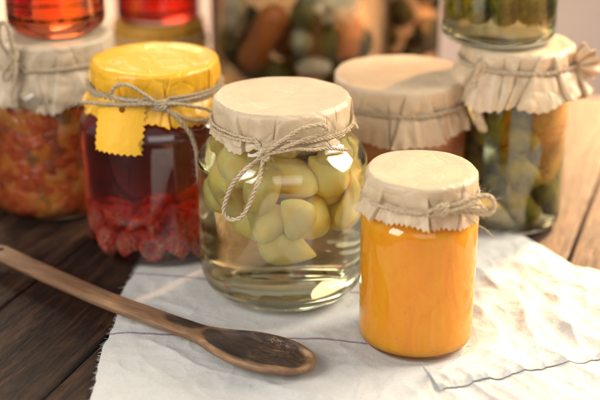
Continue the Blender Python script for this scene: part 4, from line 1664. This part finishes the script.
spoon = thing('wooden_spoon', 'worn wooden spoon with dark scratched bowl lying on the towel edge', 'spoon', origin)
spoon.rotation_euler = (0, 0, rotz)
vs, fs = loft(rings[:isp + 1], True, False)
ho = mesh_obj('handle', vs, fs, M['spoon'], spoon)
vs, fs = loft(rings[isp:], False, True)
bo = mesh_obj('bowl', vs, fs, M['spoon'], spoon)
# the hollow and the neck are stained dark: a smooth per-vertex amount that the wood material frays with noise
def stain(o, i0):
    me_ = o.data
    at_ = me_.attributes.new('stain', 'FLOAT', 'POINT')
    nn_ = len(rings[0])
    vals = [-1.0] * len(me_.vertices)
    for idx in range(len(me_.vertices)):
        i, k = i0 + idx // nn_, idx % nn_
        if k > 30 or i >= len(S):
            continue
        c_ = 1 - 2 * k / 30
        d = Ltot - S[i]
        q = (d - BOWL * 0.50) / (BOWL * 0.455)
        v1 = 1 - (abs(c_) / 0.93) ** 2.4 - abs(q) ** 3.4
        q2 = (d - BOWL * 1.14) / 0.024
        v2 = 0.70 - ((c_ - 0.25) / 0.9) ** 2 - q2 * q2 * 0.8
        vals[idx] = max(-1.0, v1, v2 * 0.8)
    at_.data.foreach_set('value', vals)


stain(ho, 0)
stain(bo, isp)
m = M['spoon']
nt = m.node_tree
b = nt.nodes['Principled BSDF']
att = N(nt, 'ShaderNodeAttribute', _attribute_name='stain')
v = coords(nt)
nz = noise_tex(nt, coords(nt, (1, 2.5, 1)), 120, 5, 0.7)
f = math_(nt, 'ADD', att.outputs['Fac'], math_(nt, 'MULTIPLY', math_(nt, 'SUBTRACT', nz, 0.5), 0.45))
f = ramp(nt, f, [(0.0, (0, 0, 0)), (0.30, (1, 1, 1))])
light = b.inputs['Base Color'].links[0].from_socket
gd = noise_tex(nt, coords(nt, (1, 7, 7)), 34, 5, 0.7, 0.5)
dark = ramp(nt, gd, [(0.3, (0.009, 0.005, 0.003)), (0.5, (0.022, 0.011, 0.006)), (0.72, (0.058, 0.030, 0.016))])
ds = []
for (rz, sc_, sy_) in ((0.5, 60.0, 3.2), (-0.35, 75.0, 3.0), (1.2, 50.0, 2.6), (0.0, 90.0, 4.5)):
    w_ = N(nt, 'ShaderNodeTexNoise', Scale=sc_, Detail=2.0, Roughness=0.8, Distortion=0.9)
    nt.links.new(coords(nt, (0.35, sy_, 1.0), (0, 0, rz), (rz, 0, 0)), w_.inputs['Vector'])
    ds.append(math_(nt, 'ABSOLUTE', math_(nt, 'SUBTRACT', w_.outputs['Fac'], 0.5)))
d = ds[0]
for e_ in ds[1:]:
    d = math_(nt, 'MINIMUM', d, e_)
line = ramp(nt, d, [(0.0, (1, 1, 1)), (0.010, (0, 0, 0))])
msk = ramp(nt, noise_tex(nt, v, 30, 3), [(0.44, (0.03, 0.03, 0.03)), (0.62, (0.7, 0.7, 0.7))])
dark = mixc(nt, mixc(nt, 1.0, line, msk, 'MULTIPLY'), dark, (0.36, 0.21, 0.11))
nt.links.new(mixc(nt, f, light, dark), b.inputs['Base Color'])
nt.links.new(ramp(nt, f, [(0, (0.5, 0.5, 0.5)), (1, (0.62, 0.62, 0.62))]), b.inputs['Roughness'])

# hole drilled through the end of the handle
hp = Mi @ (path[next(i for i in range(len(path)) if S[i] > 0.0095)] - origin)
cvs, cfs = lathe([(0, -0.02), (0.0026, -0.02), (0.0026, 0.02), (0, 0.02)], 24)
cut = mesh_obj('cutter', [(x + hp.x, y + hp.y, z) for x, y, z in cvs], cfs, M['spoon'], spoon)
bpy.context.view_layer.update()
md = ho.modifiers.new('hole', 'BOOLEAN')
md.object = cut
md.operation = 'DIFFERENCE'
md.solver = 'EXACT'
dg = bpy.context.evaluated_depsgraph_get()
nm = bpy.data.meshes.new_from_object(ho.evaluated_get(dg))
ho.modifiers.clear()
if len(nm.polygons) > 100:
    ho.data = nm
bpy.data.objects.remove(cut)
